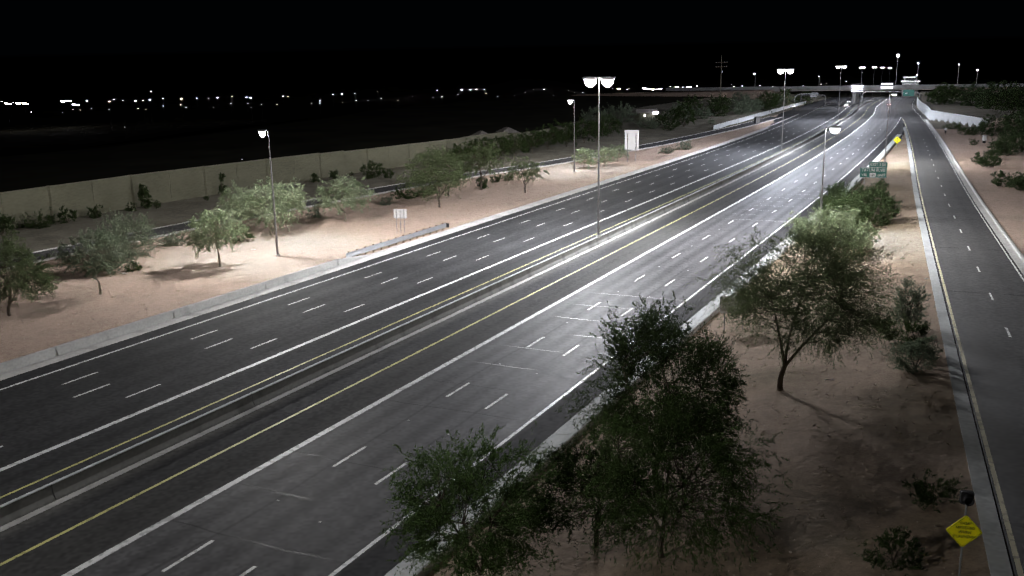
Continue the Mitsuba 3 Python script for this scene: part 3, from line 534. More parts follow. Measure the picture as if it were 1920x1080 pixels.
STY = dict(  # leaf, bark, crown bottom, stems, leaf length, leaf width ratio, density, droop, clump size, upright
    paloverde=('mat_leaf_paloverde', 'mat_bark_pale', .30, 3, .30, .22, 1.15, .55, .24),
    mesquite=('mat_leaf_mesquite', 'mat_bark', .34, 3, .26, .22, 1.05, .45, .24),
    acacia=('mat_leaf_dark', 'mat_bark', .16, 4, .22, .34, 2.1, .15, .20),
    olive=('mat_leaf_grey', 'mat_bark_pale', .30, 2, .34, .30, 1.5, .05, .26),
    shrub=('mat_leaf_grey', 'mat_bark', .0, 5, .20, .30, 1.8, -.2, .34),
    darkshrub=('mat_leaf_dark', 'mat_bark', .0, 5, .20, .36, 1.9, -.1, .34),
    oleander=('mat_leaf_oleander', 'mat_bark', .0, 6, .26, .30, 2.2, -.25, .26),
    vine=('mat_leaf_dark', 'mat_bark', .0, 3, .22, .5, 3.0, .1, .34))
def plant(t, base, H, Wd, style, seed, dens=1.0, lean=(0, 0), hb=None, depth=1.0, oblate=1.0, leaf=None):
    lm, bk, hb_, ns, LL, wr, de, droop, cs = STY[style]; hb = hb_ if hb is None else hb; lm = leaf or lm
    r = np.random.default_rng(seed); b = np.array(base, float); dist = np.linalg.norm(b - EYE)
    LL = max(LL * .60, LL * dist / 115.0); LL = min(LL, .16 * max(H, 1)); wl = LL * wr
    R = Wd / 2; z0, z1 = hb * H, H; hc, cz = (z1 - z0) / 2, (z1 + z0) / 2
    c0 = b + [lean[0], lean[1], cz]
    K = int(30 + 45 * (H > 3) + 75 * (H > 3 and dist < 75))
    # clumps: scattered through the crown, denser outside, missing where a noise field is low
    C = []
    while len(C) < K:
        u = r.normal(size=3); u /= np.linalg.norm(u); rad = r.uniform(.12, 1) ** .45
        q = u * rad; 
        if hb > .1 and q[2] < -.55 and r.random() < .75: continue
        lump = .72 + .55 * float(meshkit.noise(np.array([q[0] * 1.6 + seed, q[1] * 1.6, q[2] * 1.6 + 5]), seed))
        p = np.array([q[0] * R * lump, q[1] * R * lump * depth, q[2] * hc * min(lump, 1.08) - (abs(q[0]) ** 2 + abs(q[1]) ** 2) * hc * .18])
        p[2] = min(p[2], hc * 1.02)
        if float(meshkit.noise(p * .75 + seed * 1.7, seed)) < .24: continue
        C.append(p)
    C = np.array(C) + c0
    C[:, 2] = np.maximum(C[:, 2], b[2] + .06 * H)
    # wood: a short trunk, a few limbs, twigs that reach every clump
    wood = []; fork = b + [lean[0] * .15, lean[1] * .15, max(.12 * H, hb * H * .55)] if hb > .1 else b + [0, 0, .03]
    r0 = .012 * H + .03
    if hb > .1: wood.append(tube(curve(b - [0, 0, .25], fork, r, .10, 5), np.linspace(r0 * 1.35, r0, 5), 7, False))
    limbs = []
    for k in range(ns):
        a = 2 * np.pi * (k + r.uniform(-.25, .25)) / ns + seed; e = c0 + np.array([math.cos(a) * R * .50, math.sin(a) * R * .50 * depth, r.uniform(-.15, .35) * hc])
        P = curve(fork, e, r, .16, 7); limbs.append(P); wood.append(tube(P, np.linspace(r0 * .72, r0 * .28, 7), 6, False))
    LP = np.vstack([l[2:] for l in limbs])
    for p in C:
        j = np.argmin(np.linalg.norm(LP - p, axis=1) + np.maximum(LP[:, 2] - p[2], 0)); P = curve(LP[j], p, r, .14, 4)
        wood.append(tube(P, np.linspace(r0 * .22, .008, 4), 4, False))
    part(t, 'trunk' if hb > .1 else 'stem', cat(wood), bk, smooth=50)
    area = np.pi * R * hc; n = int(np.clip(2.3 * dens * de * area / (.5 * LL * wl), 250, 90000)); per = np.maximum((r.dirichlet(np.full(K, 5.0)) * n).astype(int), 3)
    idx = np.repeat(np.arange(K), per); rc = cs * R * r.uniform(.7, 1.5, K)
    # leaves sit on sprigs: short bent twigs that spring from each clump
    ms = max(2, int(n / K / 13)); own = np.arange(len(idx)) * 0 + idx * ms + r.integers(0, ms, len(idx)); NS = K * ms
    sc = np.repeat(C, ms, 0); so_ = sc + r.normal(size=(NS, 3)) * [.40, .40, .30] * np.repeat(rc, ms)[:, None]
    sd = so_ - c0; sd /= np.linalg.norm(sd, axis=1, keepdims=True) + 1e-9; sd = sd * .8 + r.normal(size=(NS, 3)) * .55 + [0, 0, .25 - droop * .4]; sd /= np.linalg.norm(sd, axis=1, keepdims=True)
    sl = np.repeat(rc, ms) * r.uniform(.5, 1.25, NS); tt = r.random(len(idx)) ** .8
    P = so_[own] + sd[own] * (sl[own] * tt)[:, None]; P[:, 2] -= droop * .55 * sl[own] * tt ** 2; P += r.normal(size=P.shape) * LL * .16
    P[:, 2] = np.maximum(P[:, 2], b[2] + .02)
    D = sd[own] * .75 + r.normal(size=P.shape) * .5; D[:, 2] -= droop * .9 * tt; D /= np.linalg.norm(D, axis=1, keepdims=True)
    part(t, 'crown' if hb > .1 else 'foliage', leaves(P, D, LL, wl, r), lm)
def tree(base, x, y, H, Wd, style, seed, label, catg=None, group=None, z=None, **k):
    t = thing(base, label, catg or ('shrub' if STY[style][2] == 0 else 'tree'), group); z = terrain(x, y) if z is None else z
    plant(t, (x, y, z), H, Wd, style, seed, **k)
# --- the sandy verge on the left
tree('mesquite_tree', -45.0, 83.9, 7.0, 6.6, 'mesquite', 3, 'dark dense tree at the left edge of the picture on unlit sand', hb=.12, dens=1.4)
tree('olive_tree', -40.0, 91.6, 5.6, 5.8, 'olive', 4, 'dim grey green tree with pale forked trunk, left of the litter on the sand', hb=.36, lean=(-.6, 1.0))
tree('desert_shrub', -44.0, 109.5, 4.6, 6.2, 'shrub', 5, 'large grey green bush by the exit road, right of the pale forked tree')
tree('desert_shrub', -43.6, 102.6, 3.6, 5.0, 'shrub', 55, 'broad dim bush left of the large grey green bush, behind the pale forked tree')
tree('desert_shrub', -40.8, 102.4, .95, 1.6, 'darkshrub', 6, 'knee high dark bush on the sand right of the pale forked trunk')
tree('desert_shrub', -41.3, 117.2, 1.5, 2.7, 'shrub', 7, 'lone round grey bush at the edge of the exit road, lit sand before it')
tree('paloverde_tree', -32.0, 104.0, 6.3, 5.4, 'paloverde', 8, 'bright green tree with several pale stems, left of the first verge lamp', hb=.36, lean=(-.2, .3), dens=1.7)
tree('paloverde_tree', -31.0, 123.4, 6.2, 8.8, 'paloverde', 9, 'widest bright pale green tree, standing right behind the first verge lamp', hb=.28, lean=(.2, .8), dens=1.7)
tree('paloverde_tree', -36.6, 130.4, 5.4, 5.6, 'paloverde', 10, 'pale green tree between the widest bright tree and the sound wall', hb=.25, dens=1.7)
tree('desert_shrub', -33.6, 118.6, 1.9, 3.0, 'darkshrub', 11, 'dark bush under the left side of the widest bright tree')
tree('paloverde_tree', -23.0, 133.3, 5.8, 6.8, 'paloverde', 12, 'pale green umbrella shaped tree alone on lit sand, left of the three post sign', hb=.36, dens=1.9)
tree('desert_shrub', -28.0, 137.0, 1.45, 2.0, 'shrub', 13, 'small round grey bush left of the umbrella shaped tree', )
tree('desert_shrub', -19.3, 149.0, 1.1, 2.1, 'shrub', 14, 'low grey bush by the exit road, right of the umbrella shaped tree')
tree('mesquite_tree', -10.8, 145.8, 8.2, 9.2, 'mesquite', 15, 'tallest mid green tree behind the guardrail, dark trunk leaning left', dens=1.5, hb=.30, lean=(-.5, .4))
tree('mesquite_tree', -10.1, 158.3, 6.6, 7.2, 'mesquite', 16, 'green tree just right behind the tallest tree, its trunk visible beside it', hb=.30)
tree('desert_shrub', -17.2, 156.4, 1.7, 3.4, 'darkshrub', 17, 'dark low bush left under the tallest tree by the exit road')
tree('desert_shrub', -13.9, 160.0, 1.3, 3.4, 'darkshrub', 18, 'dark low bush directly behind the tallest tree trunk')
tree('mesquite_tree', -4.9, 166.0, 7.6, 7.2, 'mesquite', 19, 'thin mid green tree with dark bush at its foot, right of the tallest tree', hb=.42)
tree('desert_shrub', -4.6, 168.2, 2.0, 2.2, 'darkshrub', 20, 'dark round bush at the foot of the thin mid green tree')
tree('mesquite_tree', 2.5, 161.2, 5.6, 6.4, 'mesquite', 21, 'wide low tree with a crooked dark trunk, last before the bright sand', hb=.42, dens=.9)
tree('desert_shrub', -2.5, 177.0, 1.35, 2.0, 'darkshrub', 22, 'left one of two dark round bushes behind the crooked trunk')
tree('desert_shrub', -0.2, 180.0, 1.35, 1.9, 'darkshrub', 23, 'right one of two dark round bushes behind the crooked trunk')
tree('paloverde_tree', 15.2, 198.7, 4.3, 4.3, 'paloverde', 24, 'small bright green tree beside the second verge lamp, first of three', hb=.22, dens=1.3)
tree('paloverde_tree', 19.9, 203.9, 4.1, 4.2, 'paloverde', 25, 'middle one of three small bright trees left of the white board', hb=.22, dens=1.3)
tree('paloverde_tree', 23.8, 214.2, 3.9, 3.8, 'paloverde', 26, 'dimmer small tree touching the left edge of the white board', hb=.25, dens=1.2)
tree('desert_shrub', 37.7, 233.4, 1.3, 3.4, 'shrub', 27, 'low flat bush on the sand right of the white board')
tree('desert_shrub', 43.9, 243.6, 1.6, 4.0, 'shrub', 28, 'spreading bush farther along the narrowing sand strip, right of the flat bush')
g = 'dark trees in front of the sound wall'
for k, (x, y, h, w) in enumerate(((-10.0, 206.5, 4.7, 5.9), (-6.0, 217.1, 5.2, 6.6), (-2.4, 221.9, 4.6, 6.0), (1.2, 225.1, 5.0, 6.2), (5.5, 235.1, 5.4, 6.5), (9.7, 244.4, 5.6, 7.0), (14.7, 251.6, 6.5, 8.2), (20.2, 263.9, 6.2, 8.0), (24.6, 272.2, 5.0, 7.5), (28.5, 283.0, 5.6, 7.5))):
    tree('wall_tree', x, y, h, w, 'mesquite', 40 + k, 'dark tree in the row in front of the far end of the sound wall', group=g, hb=.26, dens=1.3, leaf='mat_leaf_dark')
g = 'dark bushes along the foot of the sound wall'
for k, (x, y, h, w) in enumerate(((-23.4, 185.3, 1.6, 2.3), (-33.0, 182.0, 2.0, 1.5), (-36.0, 178.7, 1.8, 1.3), (-30.8, 188.5, .9, .9), (-60.0, 139.5, 1.8, 2.0), (-62.6, 135.5, 2.0, 2.0), (-65.4, 132.0, 1.6, 4.2), (-57.6, 146.0, 1.2, 1.3), (-54.6, 148.6, 1.2, 1.0), (-49.2, 156.0, .8, .8), (-66.5, 125.0, 3.0, 3.0))):
    tree('wall_shrub', x, y, h, w, 'darkshrub', 60 + k, 'dark bush at the foot of the sound wall', 'shrub', g)
tree('wall_shrub', -26.3, 185.0, 3.1, 3.3, 'darkshrub', 75, 'tall dark bush against the sound wall above the umbrella shaped tree')
tree('wall_vine', -56.2, 148.2, 3.7, 1.6, 'vine', 76, 'dark door shaped vine climbing the sound wall', 'vine', depth=.3)
tree('wall_vine', -48.2, 162.2, 3.9, 1.0, 'vine', 77, 'thin dark vine on the sound wall above the widest bright tree', 'vine', depth=.3, dens=.7)
g = 'dim desert bushes on the far left bank'
for k, (x, y, h, w) in enumerate(((44.2, 315.2, 3.0, 7.0), (50.3, 323.8, 3.4, 5.4), (68.9, 351.2, 3.5, 6.0), (77.7, 366.0, 3.5, 7.5), (89.6, 378.5, 4.0, 7.5), (107.1, 414.3, 4.4, 8.5), (133.1, 477.4, 5.6, 8.5), (157.7, 529.7, 6.0, 8.5), (68.0, 329.8, 1.3, 2.2), (50.8, 310.0, 2.2, 3.6), (60.0, 345.0, 4.5, 8.0), (84.0, 395.0, 5.0, 9.0), (98.0, 402.0, 4.5, 9.0), (118.0, 450.0, 5.5, 10.0), (38.0, 330.0, 4.5, 9.0), (70.0, 378.0, 5.0, 9.0), (105.0, 445.0, 5.5, 9.0), (140.0, 505.0, 6.0, 9.0), (28.0, 318.0, 4.5, 8.0))):
    tree('bank_shrub', x, y, h, w, 'darkshrub' if k % 2 else 'shrub', 80 + k, 'dim bush on the dark bank left of the far freeway', 'shrub', g)
tree('mesquite_tree', 57.3, 321.2, 7.5, 8.0, 'mesquite', 101, 'big dark round tree on the far left bank behind the white board', hb=.1, dens=1.5, leaf='mat_leaf_dark')
# --- the gravel island
tree('mesquite_tree', 16.2, 55.6, 9.0, 9.2, 'mesquite', 110, 'open tree with a forked dark trunk on the gravel island, hiding half the white sign', hb=.27, dens=1.55, lean=(1.4, .8))
tree('paloverde_tree', 32.8, 99.5, 4.5, 7.4, 'paloverde', 118, 'pale lit feathery tree around the foot of the island lamp', hb=.105, dens=1.6)
tree('paloverde_tree', 36.0, 101.5, 4.2, 5.2, 'paloverde', 119, 'pale lit tree between the island lamp and the dark green hedge', hb=.10, dens=1.2)
for k, (x, y, h, w, lab) in enumerate(((39.6, 113.5, 4.6, 5.4, 'dark green hedge bush nearest to the island lamp'), (44.4, 117.6, 3.9, 4.6, 'right front bush of the dark green hedge, long shadow to its right'), (42.6, 123.1, 4.0, 5.2, 'middle bush of the dark green hedge against the apron'), (48.6, 128.6, 3.6, 4.6, 'back right bush of the dark green hedge below the green sign'), (46.3, 134.0, 3.4, 4.6, 'farthest bush of the dark green hedge against the apron'), (37.4, 106.0, 3.2, 4.4, 'low front bush of the dark green hedge'))):
    tree('hedge_shrub', x, y, h, w, 'oleander', 120 + k, lab, 'shrub')
tree('acacia_tree', 6.9, 43.6, 8.0, 7.5, 'acacia', 130, 'very dark dense tree in the foreground overlapping the apron barrier', hb=.16, lean=(.2, .4))
tree('mesquite_tree', 5.9, 35.6, 6.4, 7.2, 'mesquite', 131, 'dim feathery tree below the very dark tree at the bottom of the picture', hb=.105, dens=1.1, leaf='mat_leaf_green')
tree('acacia_tree', -1.5, 36.0, 5.5, 6.3, 'acacia', 132, 'dark green bushy tree at the bottom centre beside the right lane edge', hb=.10, dens=1.0, leaf='mat_leaf_green', lean=(-.1, .2))
tree('acacia_tree', 3.4, 37.6, 4.6, 5.0, 'acacia', 133, 'small dark tree between the two bottom foreground trees', hb=.105, dens=.85)
tree('desert_shrub', 27.6, 65.0, 3.5, 2.1, 'shrub', 140, 'tall grey green bush on the gravel next to the ramp gutter', dens=.9)
tree('desert_shrub', 25.5, 62.8, 1.6, 1.5, 'darkshrub', 141, 'small dark bush left of the tall grey green bush', )
tree('desert_shrub', 25.6, 59.4, 2.0, 2.0, 'darkshrub', 142, 'dark bush below the tall grey green bush, middle of the clump')
tree('desert_shrub', 24.2, 55.4, 1.9, 2.4, 'shrub', 143, 'lowest grey green bush of the clump by the ramp gutter, dark shadow to its right')
tree('desert_shrub', 17.2, 36.8, 1.0, 2.0, 'darkshrub', 144, 'unlit dark bush behind the beacon of the yellow sign')
tree('desert_shrub', 13.7, 31.8, 1.0, 1.8, 'darkshrub', 145, 'dim bush left of the yellow sign at the bottom right')
# --- right of the ramp
for k, (x, y, h, w, lab) in enumerate(((91.9, 189.3, 2.0, 3.0, 'front left bush of the bushy trio on the right slope'), (90.9, 183.0, 2.1, 3.3, 'front right bush of the bushy trio on the right slope'), (98.7, 199.0, 1.7, 3.4, 'rear bush of the bushy trio on the right slope'), (78.7, 152.7, 2.3, 4.2, 'largest dark bush at the right edge of the picture'), (77.6, 146.4, 1.9, 3.1, 'dark bush in front of the largest bush at the right edge'), (82.0, 151.0, 2.2, 3.8, 'dark bush cut by the right edge of the picture'), (106.6, 209.9, 3.0, 6.2, 'wide green bush below the dark right hillside'), (112.7, 216.3, 3.4, 6.6, 'wide green bush at the right picture edge below the hillside'), (134.6, 296.2, 1.6, 4.2, 'flat dark bush right below the wing wall start'), (128.9, 273.2, 2.3, 6.0, 'dark bush left of the pale utility cabinet'), (112.9, 237.0, 1.4, 1.8, 'small dark bush in front of the pale utility cabinet'))):
    tree('slope_shrub', x, y, h, w, 'oleander' if k < 8 else 'darkshrub', 150 + k, lab, 'shrub')
g = 'dark trees on the right hillside'
for k, (x, y, h, w) in enumerate(((171.1, 389.0, 7.0, 9.4), (176.2, 372.7, 6.9, 11.0), (170.5, 346.0, 6.8, 12.0), (160.0, 312.5, 7.4, 11.5), (133.5, 266.9, 5.7, 9.9), (127.3, 242.2, 7.0, 9.0), (186, 420, 7, 11), (196, 395, 7.5, 12), (190, 360, 7.5, 12), (185, 330, 7.5, 12), (140.0, 255.0, 7.0, 10), (150, 280, 7, 10), (206.5, 462, 6.3, 8.6), (205, 440, 7, 10), (215, 420, 7.5, 12))):
    tree('hillside_tree', x, y, h, w, 'mesquite', 170 + k, 'dark round tree on the unlit hillside right of the ramp', group=g, hb=.1, dens=1.5, leaf='mat_leaf_oleander' if k % 3 else 'mat_leaf_dark')

# ---------------------------------------------------------------- litter and stones
for k, (x, y, w, lab) in enumerate(((28.8, 73.4, .6, 'white paper strip lying on the lit gravel of the island'), (19.1, 55.5, .55, 'crumpled white bag on dark gravel right of the forked trunk'), (35.9, 81.5, .30, 'white scrap beside the ramp gutter above the tall bush'), (-41.2, 100.8, .5, 'white scrap on the sand beside the pale forked trunk'), (-30.6, 113.0, .6, 'white paper on bright sand left of the first verge lamp'), (27.9, 65.6, .3, 'white scrap at the foot of the tall grey green bush'))):
    t = thing('litter', lab, 'litter'); r = np.random.default_rng(300 + k); z = terrain(x, y)
    q = np.stack(np.meshgrid(np.linspace(-.5, .5, 6), np.linspace(-.5, .5, 5), indexing='ij'), -1) * [w, w * .35]
    P = np.concatenate([q + [x, y], np.full(q.shape[:2] + (1,), z + .07) + r.uniform(0, .10, q.shape[:2] + (1,))], -1); put(t, grid(P), 'mat_paper')
def stones(name, label, XY, size, seed):
    r = np.random.default_rng(seed); ico = trimesh.creation.icosphere(subdivisions=0); n = len(XY); Z = terrain(XY[:, 0], XY[:, 1])
    s = size * r.lognormal(0, .45, (n, 1, 1)) * r.uniform(.6, 1.2, (n, 1, 3)) * [1, 1, .6]; V = ico.vertices[None] * s * r.uniform(.75, 1.2, (n, 12, 1)) + np.c_[XY, Z + .02][:, None]
    F = ico.faces[None] + (np.arange(n) * 12)[:, None, None]; key = num(name); labels[key] = {'label': label, 'category': 'stones', 'kind': 'stuff'}
    put(key, trimesh.Trimesh(V.reshape(-1, 3), F.reshape(-1, 3), process=False), 'mat_stone')
r = np.random.default_rng(5); n = 5000; rr = r.uniform(-12, 120, n); q = ramp(rr, -4.5)[:, :2]; s_, _ = near(KC, CD, CN, CD_S, q); p0 = road(s_, -20.0)[:, :2]; w = r.uniform(.01, .99, (n, 1))
stones('gravel_stones', 'loose gravel stones strewn over the island', p0 * (1 - w) + q * w, .032, 11)
s_ = r.uniform(20, 200, n); o_ = -64.2 - r.random(n) * 26; XY = road(s_, np.maximum(o_, En(s_) + .6))[:, :2]; stones('verge_stones', 'loose stones strewn over the sandy left verge', XY, .04, 12)

def weeds(name, label, XY, h, seed):
    r = np.random.default_rng(seed); n = len(XY); k = 9; c = np.repeat(np.c_[XY, terrain(XY[:, 0], XY[:, 1])], k, 0); D = r.normal(size=(n * k, 3)) * [.7, .7, .25] + [0, 0, .9]; D /= np.linalg.norm(D, axis=1, keepdims=True)
    key = num(name); labels[key] = {'label': label, 'category': 'weeds', 'kind': 'stuff'}; put(key, leaves(c + r.normal(size=c.shape) * [.08, .08, 0], D, h, h * .16, r), 'mat_weed')
n = 420; rr = r.uniform(-14, 110, n); q = ramp(rr, -4.6)[:, :2]; s_, _ = near(KC, CD, CN, CD_S, q); p0 = road(s_, -19.8)[:, :2]; w = r.uniform(.02, .98, (n, 1)); weeds('dry_weeds', 'sparse dry weeds on the gravel island', p0 * (1 - w) + q * w, .15, 21)
n = 160; s_ = r.uniform(10, 210, n); o_ = -64.4 - r.random(n) ** .7 * 28; weeds('verge_weeds', 'sparse dry weeds on the sandy left verge', road(s_, np.maximum(o_, En(s_) + .8))[:, :2], .18, 22)

# ---------------------------------------------------------------- the cross street on its bridge, far away
A = np.array([95.0, 579.1, -2.6]); B = np.array([330.0, 454.2, 1.3]); d_ = (B - A) / np.linalg.norm((B - A)[:2]); nrm = np.array([-d_[1], d_[0], 0]); LEN = np.linalg.norm((B - A)[:2])
t = thing('overpass_bridge', 'long pale concrete overpass crossing the freeway in the far distance', 'bridge')
def along(u, w, z): return A + d_ * u + nrm * w + [0, 0, z]
def beam(u0, u1, w0, w1, z0, z1): return hull([along(u, w, z) for u in (u0, u1) for w in (w0, w1) for z in (z0, z1)])
part(t, 'deck', beam(0, LEN, -8, 8, -.9, 0), 'mat_roof'); u0 = 0
while u0 < LEN - 1:
    u1 = min(u0 + 12, LEN); part(t, 'parapet', beam(u0 + .05, u1 - .05, -8.3, -8.0, -.95, .8), 'mat_bridge'); u0 = u1
for u in (62, 104, 150): part(t, 'pier', beam(u - .8, u + .8, -6.5, 6.5, -14, -1.12), 'mat_concrete')
part(t, 'girder', beam(60, 155, -7.6, 7.6, -1.9, -.93), 'mat_roof')
t = thing('bridge_embankment', 'dark earth slope carrying the left approach of the overpass', 'embankment'); put(t, hull([along(u, w, z) for u, w, z in ((-60, -8, -3), (62, -7.9, -1.14), (-60, 8, -3), (62, 7.9, -1.14), (-60, -22, -16), (72, -22, -16), (-60, 22, -16), (72, 22, -16))]), 'mat_dirt')
t = thing('bridge_embankment', 'dark earth slope carrying the right approach of the overpass', 'embankment'); put(t, hull([along(u, w, z) for u, w, z in ((152, -7.9, -1.14), (LEN, -7.9, -1.14), (152, 7.9, -1.14), (LEN, 7.9, -1.14), (142, -22, -16), (LEN, -30, -16), (142, 22, -16), (LEN, 30, -16))]), 'mat_dirt')
def proj_u(P): return float(((np.array(P, float)[:2] - A[:2]) * d_[:2]).sum())
u = proj_u((.3647 * 552, .9311 * 552)); b = along(u, -6.5, 0); street_lamp(b, 15.6 - b[2], [(-.3, -.95)], 'brightest tall lamp, standing on the overpass above the right carriageway', None, POWER_MEDIAN, arm=.1, weight=.3, size=2.6, lens_d=.6)
g = 'street lamps on the overpass'
for k, (x, y, z, lab) in enumerate(((137.2, 556.7, 5.8, 'small street lamp on the overpass, right of the utility pole'), (168.4, 540.1, 4.3, 'faint overpass lamp left of the third median lamp'), (212.8, 516.5, 10.9, 'overpass lamp high above the right carriageway, upper of two'), (213.4, 516.1, 5.2, 'overpass lamp just below another, above the ramp wall'), (230.1, 507.3, 10.2, 'left one of the two bright overpass lamps over the dark hillside'), (238.0, 503.1, 7.3, 'right one of the two bright overpass lamps over the dark hillside'))):
    u = proj_u((x, y)); b = along(u, 6.5 if k != 3 else -6, 0); street_lamp(b, z - b[2], [-nrm if k != 3 else nrm], lab, g, 220 if k != 1 else 150, arm=1.0, weight=.25, size=1.8 if k != 1 else 1.0)
def glare_cluster(c, nx, ny, lab):  # made-up lens clusters, shaped to imitate lamp and headlight glare
    t = thing('floodlight_bank', lab, 'added_glare'); M = face(c, (-.40, -.91)); part(t, 'frame', stand(cat([box([0, y, -.3], (nx * 1.25, .12, .12)) for y in (-ny * .6, ny * .6)] + [box([x, 0, -.3], (.12, ny * 1.2, .12)) for x in (-nx * .6, 0, nx * .6)]), M), 'mat_pole')
    for i in range(nx):
        for k in range(ny):
            m = bowl(1.15, 1.0, .28, 6, 14); m.apply_transform(trimesh.transformations.rotation_matrix(-np.pi / 2, [1, 0, 0])); q = M @ trimesh.transformations.translation_matrix([(i - (nx - 1) / 2) * 1.15, (k - (ny - 1) / 2) * 1.0, 0])
            if (stand(m, q).face_normals[:, :2] @ np.array([-.40, -.91])).sum() < 0: m.apply_transform(trimesh.transformations.rotation_matrix(np.pi, [1, 0, 0]))
            part(t, 'lens', stand(m, q), 'mat_lens', emit=(11, 11, 12.5), weight=.04); h = trimesh.creation.cylinder(.5, .3, sections=12); h.apply_translation([0, 0, -.17]); part(t, 'housing', stand(h, q), 'mat_dark')
glare_cluster(along(proj_u((200, 520)), -9.3, .3), 5, 3, 'added cluster of glowing lenses imitating lamp glare on the overpass above the right carriageway')
glare_cluster(along(proj_u((187.5, 527.5)), -9.3, -.8), 5, 4, 'larger added cluster of glowing lenses imitating headlight glare over the left carriageway')
t = thing('station_canopy', 'pale lit canopy building standing behind the overpass above the ramp', 'building'); p = np.array([286.3, 704.0, -7.4]); M = face(p, (-.37, -.93))
part(t, 'base', stand(box([0, -1.6, -2], (11, 4, 8)), M), 'mat_white'); part(t, 'lower_roof', stand(box([0, 1.3, -2], (13.0, 1.3, 9)), M), 'mat_white'); part(t, 'upper_roof', stand(box([-.8, 4.1, -2], (9.0, 1.1, 7)), M), 'mat_white')
part(t, 'window', stand(box([.4, 2.7, .6], (5.0, 1.7, .4)), M), 'mat_window'); part(t, 'pillar', stand(box([-4.0, 2.75, 0], (.8, 1.7, .8)), M), 'mat_white'); part(t, 'pillar', stand(box([3.6, 2.75, 0], (.8, 1.7, .8)), M), 'mat_white'); part(t, 'ground_floor', stand(box([0, -8, -2], (11, 9, 8)), M), 'mat_roof')
for x in (-4.6, 4.6): part(t, 'strip_light', stand(box([x, 1.3, 2.56], (3.0, .6, .08)), M), 'mat_lens', emit=(1.6, 1.6, 1.7), weight=.05)
part(t, 'strip_light', stand(box([-.8, 4.1, 1.56], (7.6, .6, .08)), M), 'mat_lens', emit=(.8, .8, .85), weight=.05)

# ---------------------------------------------------------------- cars
def car(p, d, mat, label, head, tail):
    t = thing('car', label, 'car'); d = np.array([d[0], d[1], 0.]); d /= np.linalg.norm(d); M = np.eye(4); M[:3, 0] = d; M[:3, 1] = np.cross([0, 0, 1], d); M[:3, 3] = p
    body = hull([(x, s * w, z) for x, w, z in ((-2.25, .80, .45), (-2.25, .78, .95), (2.2, .78, .72), (2.25, .80, .42), (1.0, .90, .95), (-1.6, .90, 1.0), (1.5, .90, .30), (-1.7, .90, .30)) for s in (-1, 1)])
    k = part(t, 'body', stand(body, M), mat, smooth=30); part(t, 'cabin', stand(hull([(x, s * w, z) for x, w, z in ((-1.75, .78, .98), (-1.1, .62, 1.46), (.25, .62, 1.46), (1.05, .78, .94)) for s in (-1, 1)]), M), 'mat_window')
    part(t, 'roof', stand(hull([(x, s * w, z) for x, w, z in ((-1.15, .60, 1.45), (.25, .60, 1.45), (-1.0, .56, 1.50), (.15, .56, 1.50)) for s in (-1, 1)]), M), mat)
    for x in (-1.4, 1.4):
        for s in (-1, 1):
            c = trimesh.creation.cylinder(.33, .22, sections=16); c.apply_transform(trimesh.transformations.rotation_matrix(np.pi / 2, [1, 0, 0])); c.apply_translation([x, s * .82, .33]); part(t, 'wheel', stand(c, M), 'mat_dark')
    for s in (-1, 1):
        for name, x, z, e, n in (('headlight', 2.24, .62, head, 1), ('taillight', -2.26, .80, tail, -1)):
            c = bowl(.46, .36, .12, 5, 10); c.apply_transform(trimesh.transformations.rotation_matrix(-n * np.pi / 2, [0, 1, 0])); c.apply_translation([x, s * .60, z]); part(t, name, stand(c, M), 'mat_lens', emit=e, weight=.12)
dn = np.array([-.36, -.93])
car(road(520, -48.9), dn, 'mat_car_silver', 'oncoming car with glaring headlights on the left carriageway before the overpass', (2500, 2500, 2700), (.3, .02, .02))
car(road(585, -52.2), dn, 'mat_car_dark', 'second oncoming car with glaring headlights, passing under the overpass', (2500, 2500, 2700), (.3, .02, .02))
car(road(520, -29.0), -dn, 'mat_car_dark', 'car driving away with red tail lights on the right carriageway', (300, 300, 310), (30, 4, 4))

# ---------------------------------------------------------------- houses behind the wall, city lights
def house(p, w, dpt, h, rz, lab, lights):
    t = thing('house', lab, 'house'); c, s = math.cos(rz), math.sin(rz); R = np.array([[c, -s, 0], [s, c, 0], [0, 0, 1]]); f = lambda q: (np.array(q, float) @ R.T) + p
    part(t, 'wall', hull(f([(x, y, z) for x in (-w / 2, w / 2) for y in (-dpt / 2, dpt / 2) for z in (-3.5, h - 1.5)])), 'mat_wall')
    part(t, 'roof', hull(f([(x, y, h - 1.49) for x in (-w / 2 - .4, w / 2 + .4) for y in (-dpt / 2 - .4, dpt / 2 + .4)] + [(0, -dpt * .2, h), (0, dpt * .2, h)])), 'mat_roof')
    for q in lights:
        k = part(t, 'wall_lamp', box(f([q])[0], (.35, .25, .45), rz), 'mat_lens', emit=(26, 26, 28), weight=.1)
house(np.array([-7.4, 265.0, -2.4]), 4.6, 5, 3.5, .3, 'small house with a lit grey gable roof above the sound wall, left of two', [(-1.9, -2.9, 1.6), (1.8, -3.0, 1.95)])
house(np.array([-.4, 278.5, -2.4]), 5.0, 5, 3.3, .3, 'small house with a dim grey gable roof above the sound wall, right of two', [])
t = thing('farm_shed', 'small lit shed in the dark left of the utility pole', 'shed'); p = np.array([47.0, 333.0, -3.6]); part(t, 'wall', box(p + [0, 2, 1.5], (7, 4, 5), .3), 'mat_wall'); part(t, 'roof', hull([p + [x, 2 + y, z] for x, y, z in ((-4, -2.6, 3.9), (4, -2.6, 3.9), (-4, 2.6, 3.9), (4, 2.6, 3.9), (-3.6, 0, 5.2), (3.6, 0, 5.2))]), 'mat_roof')
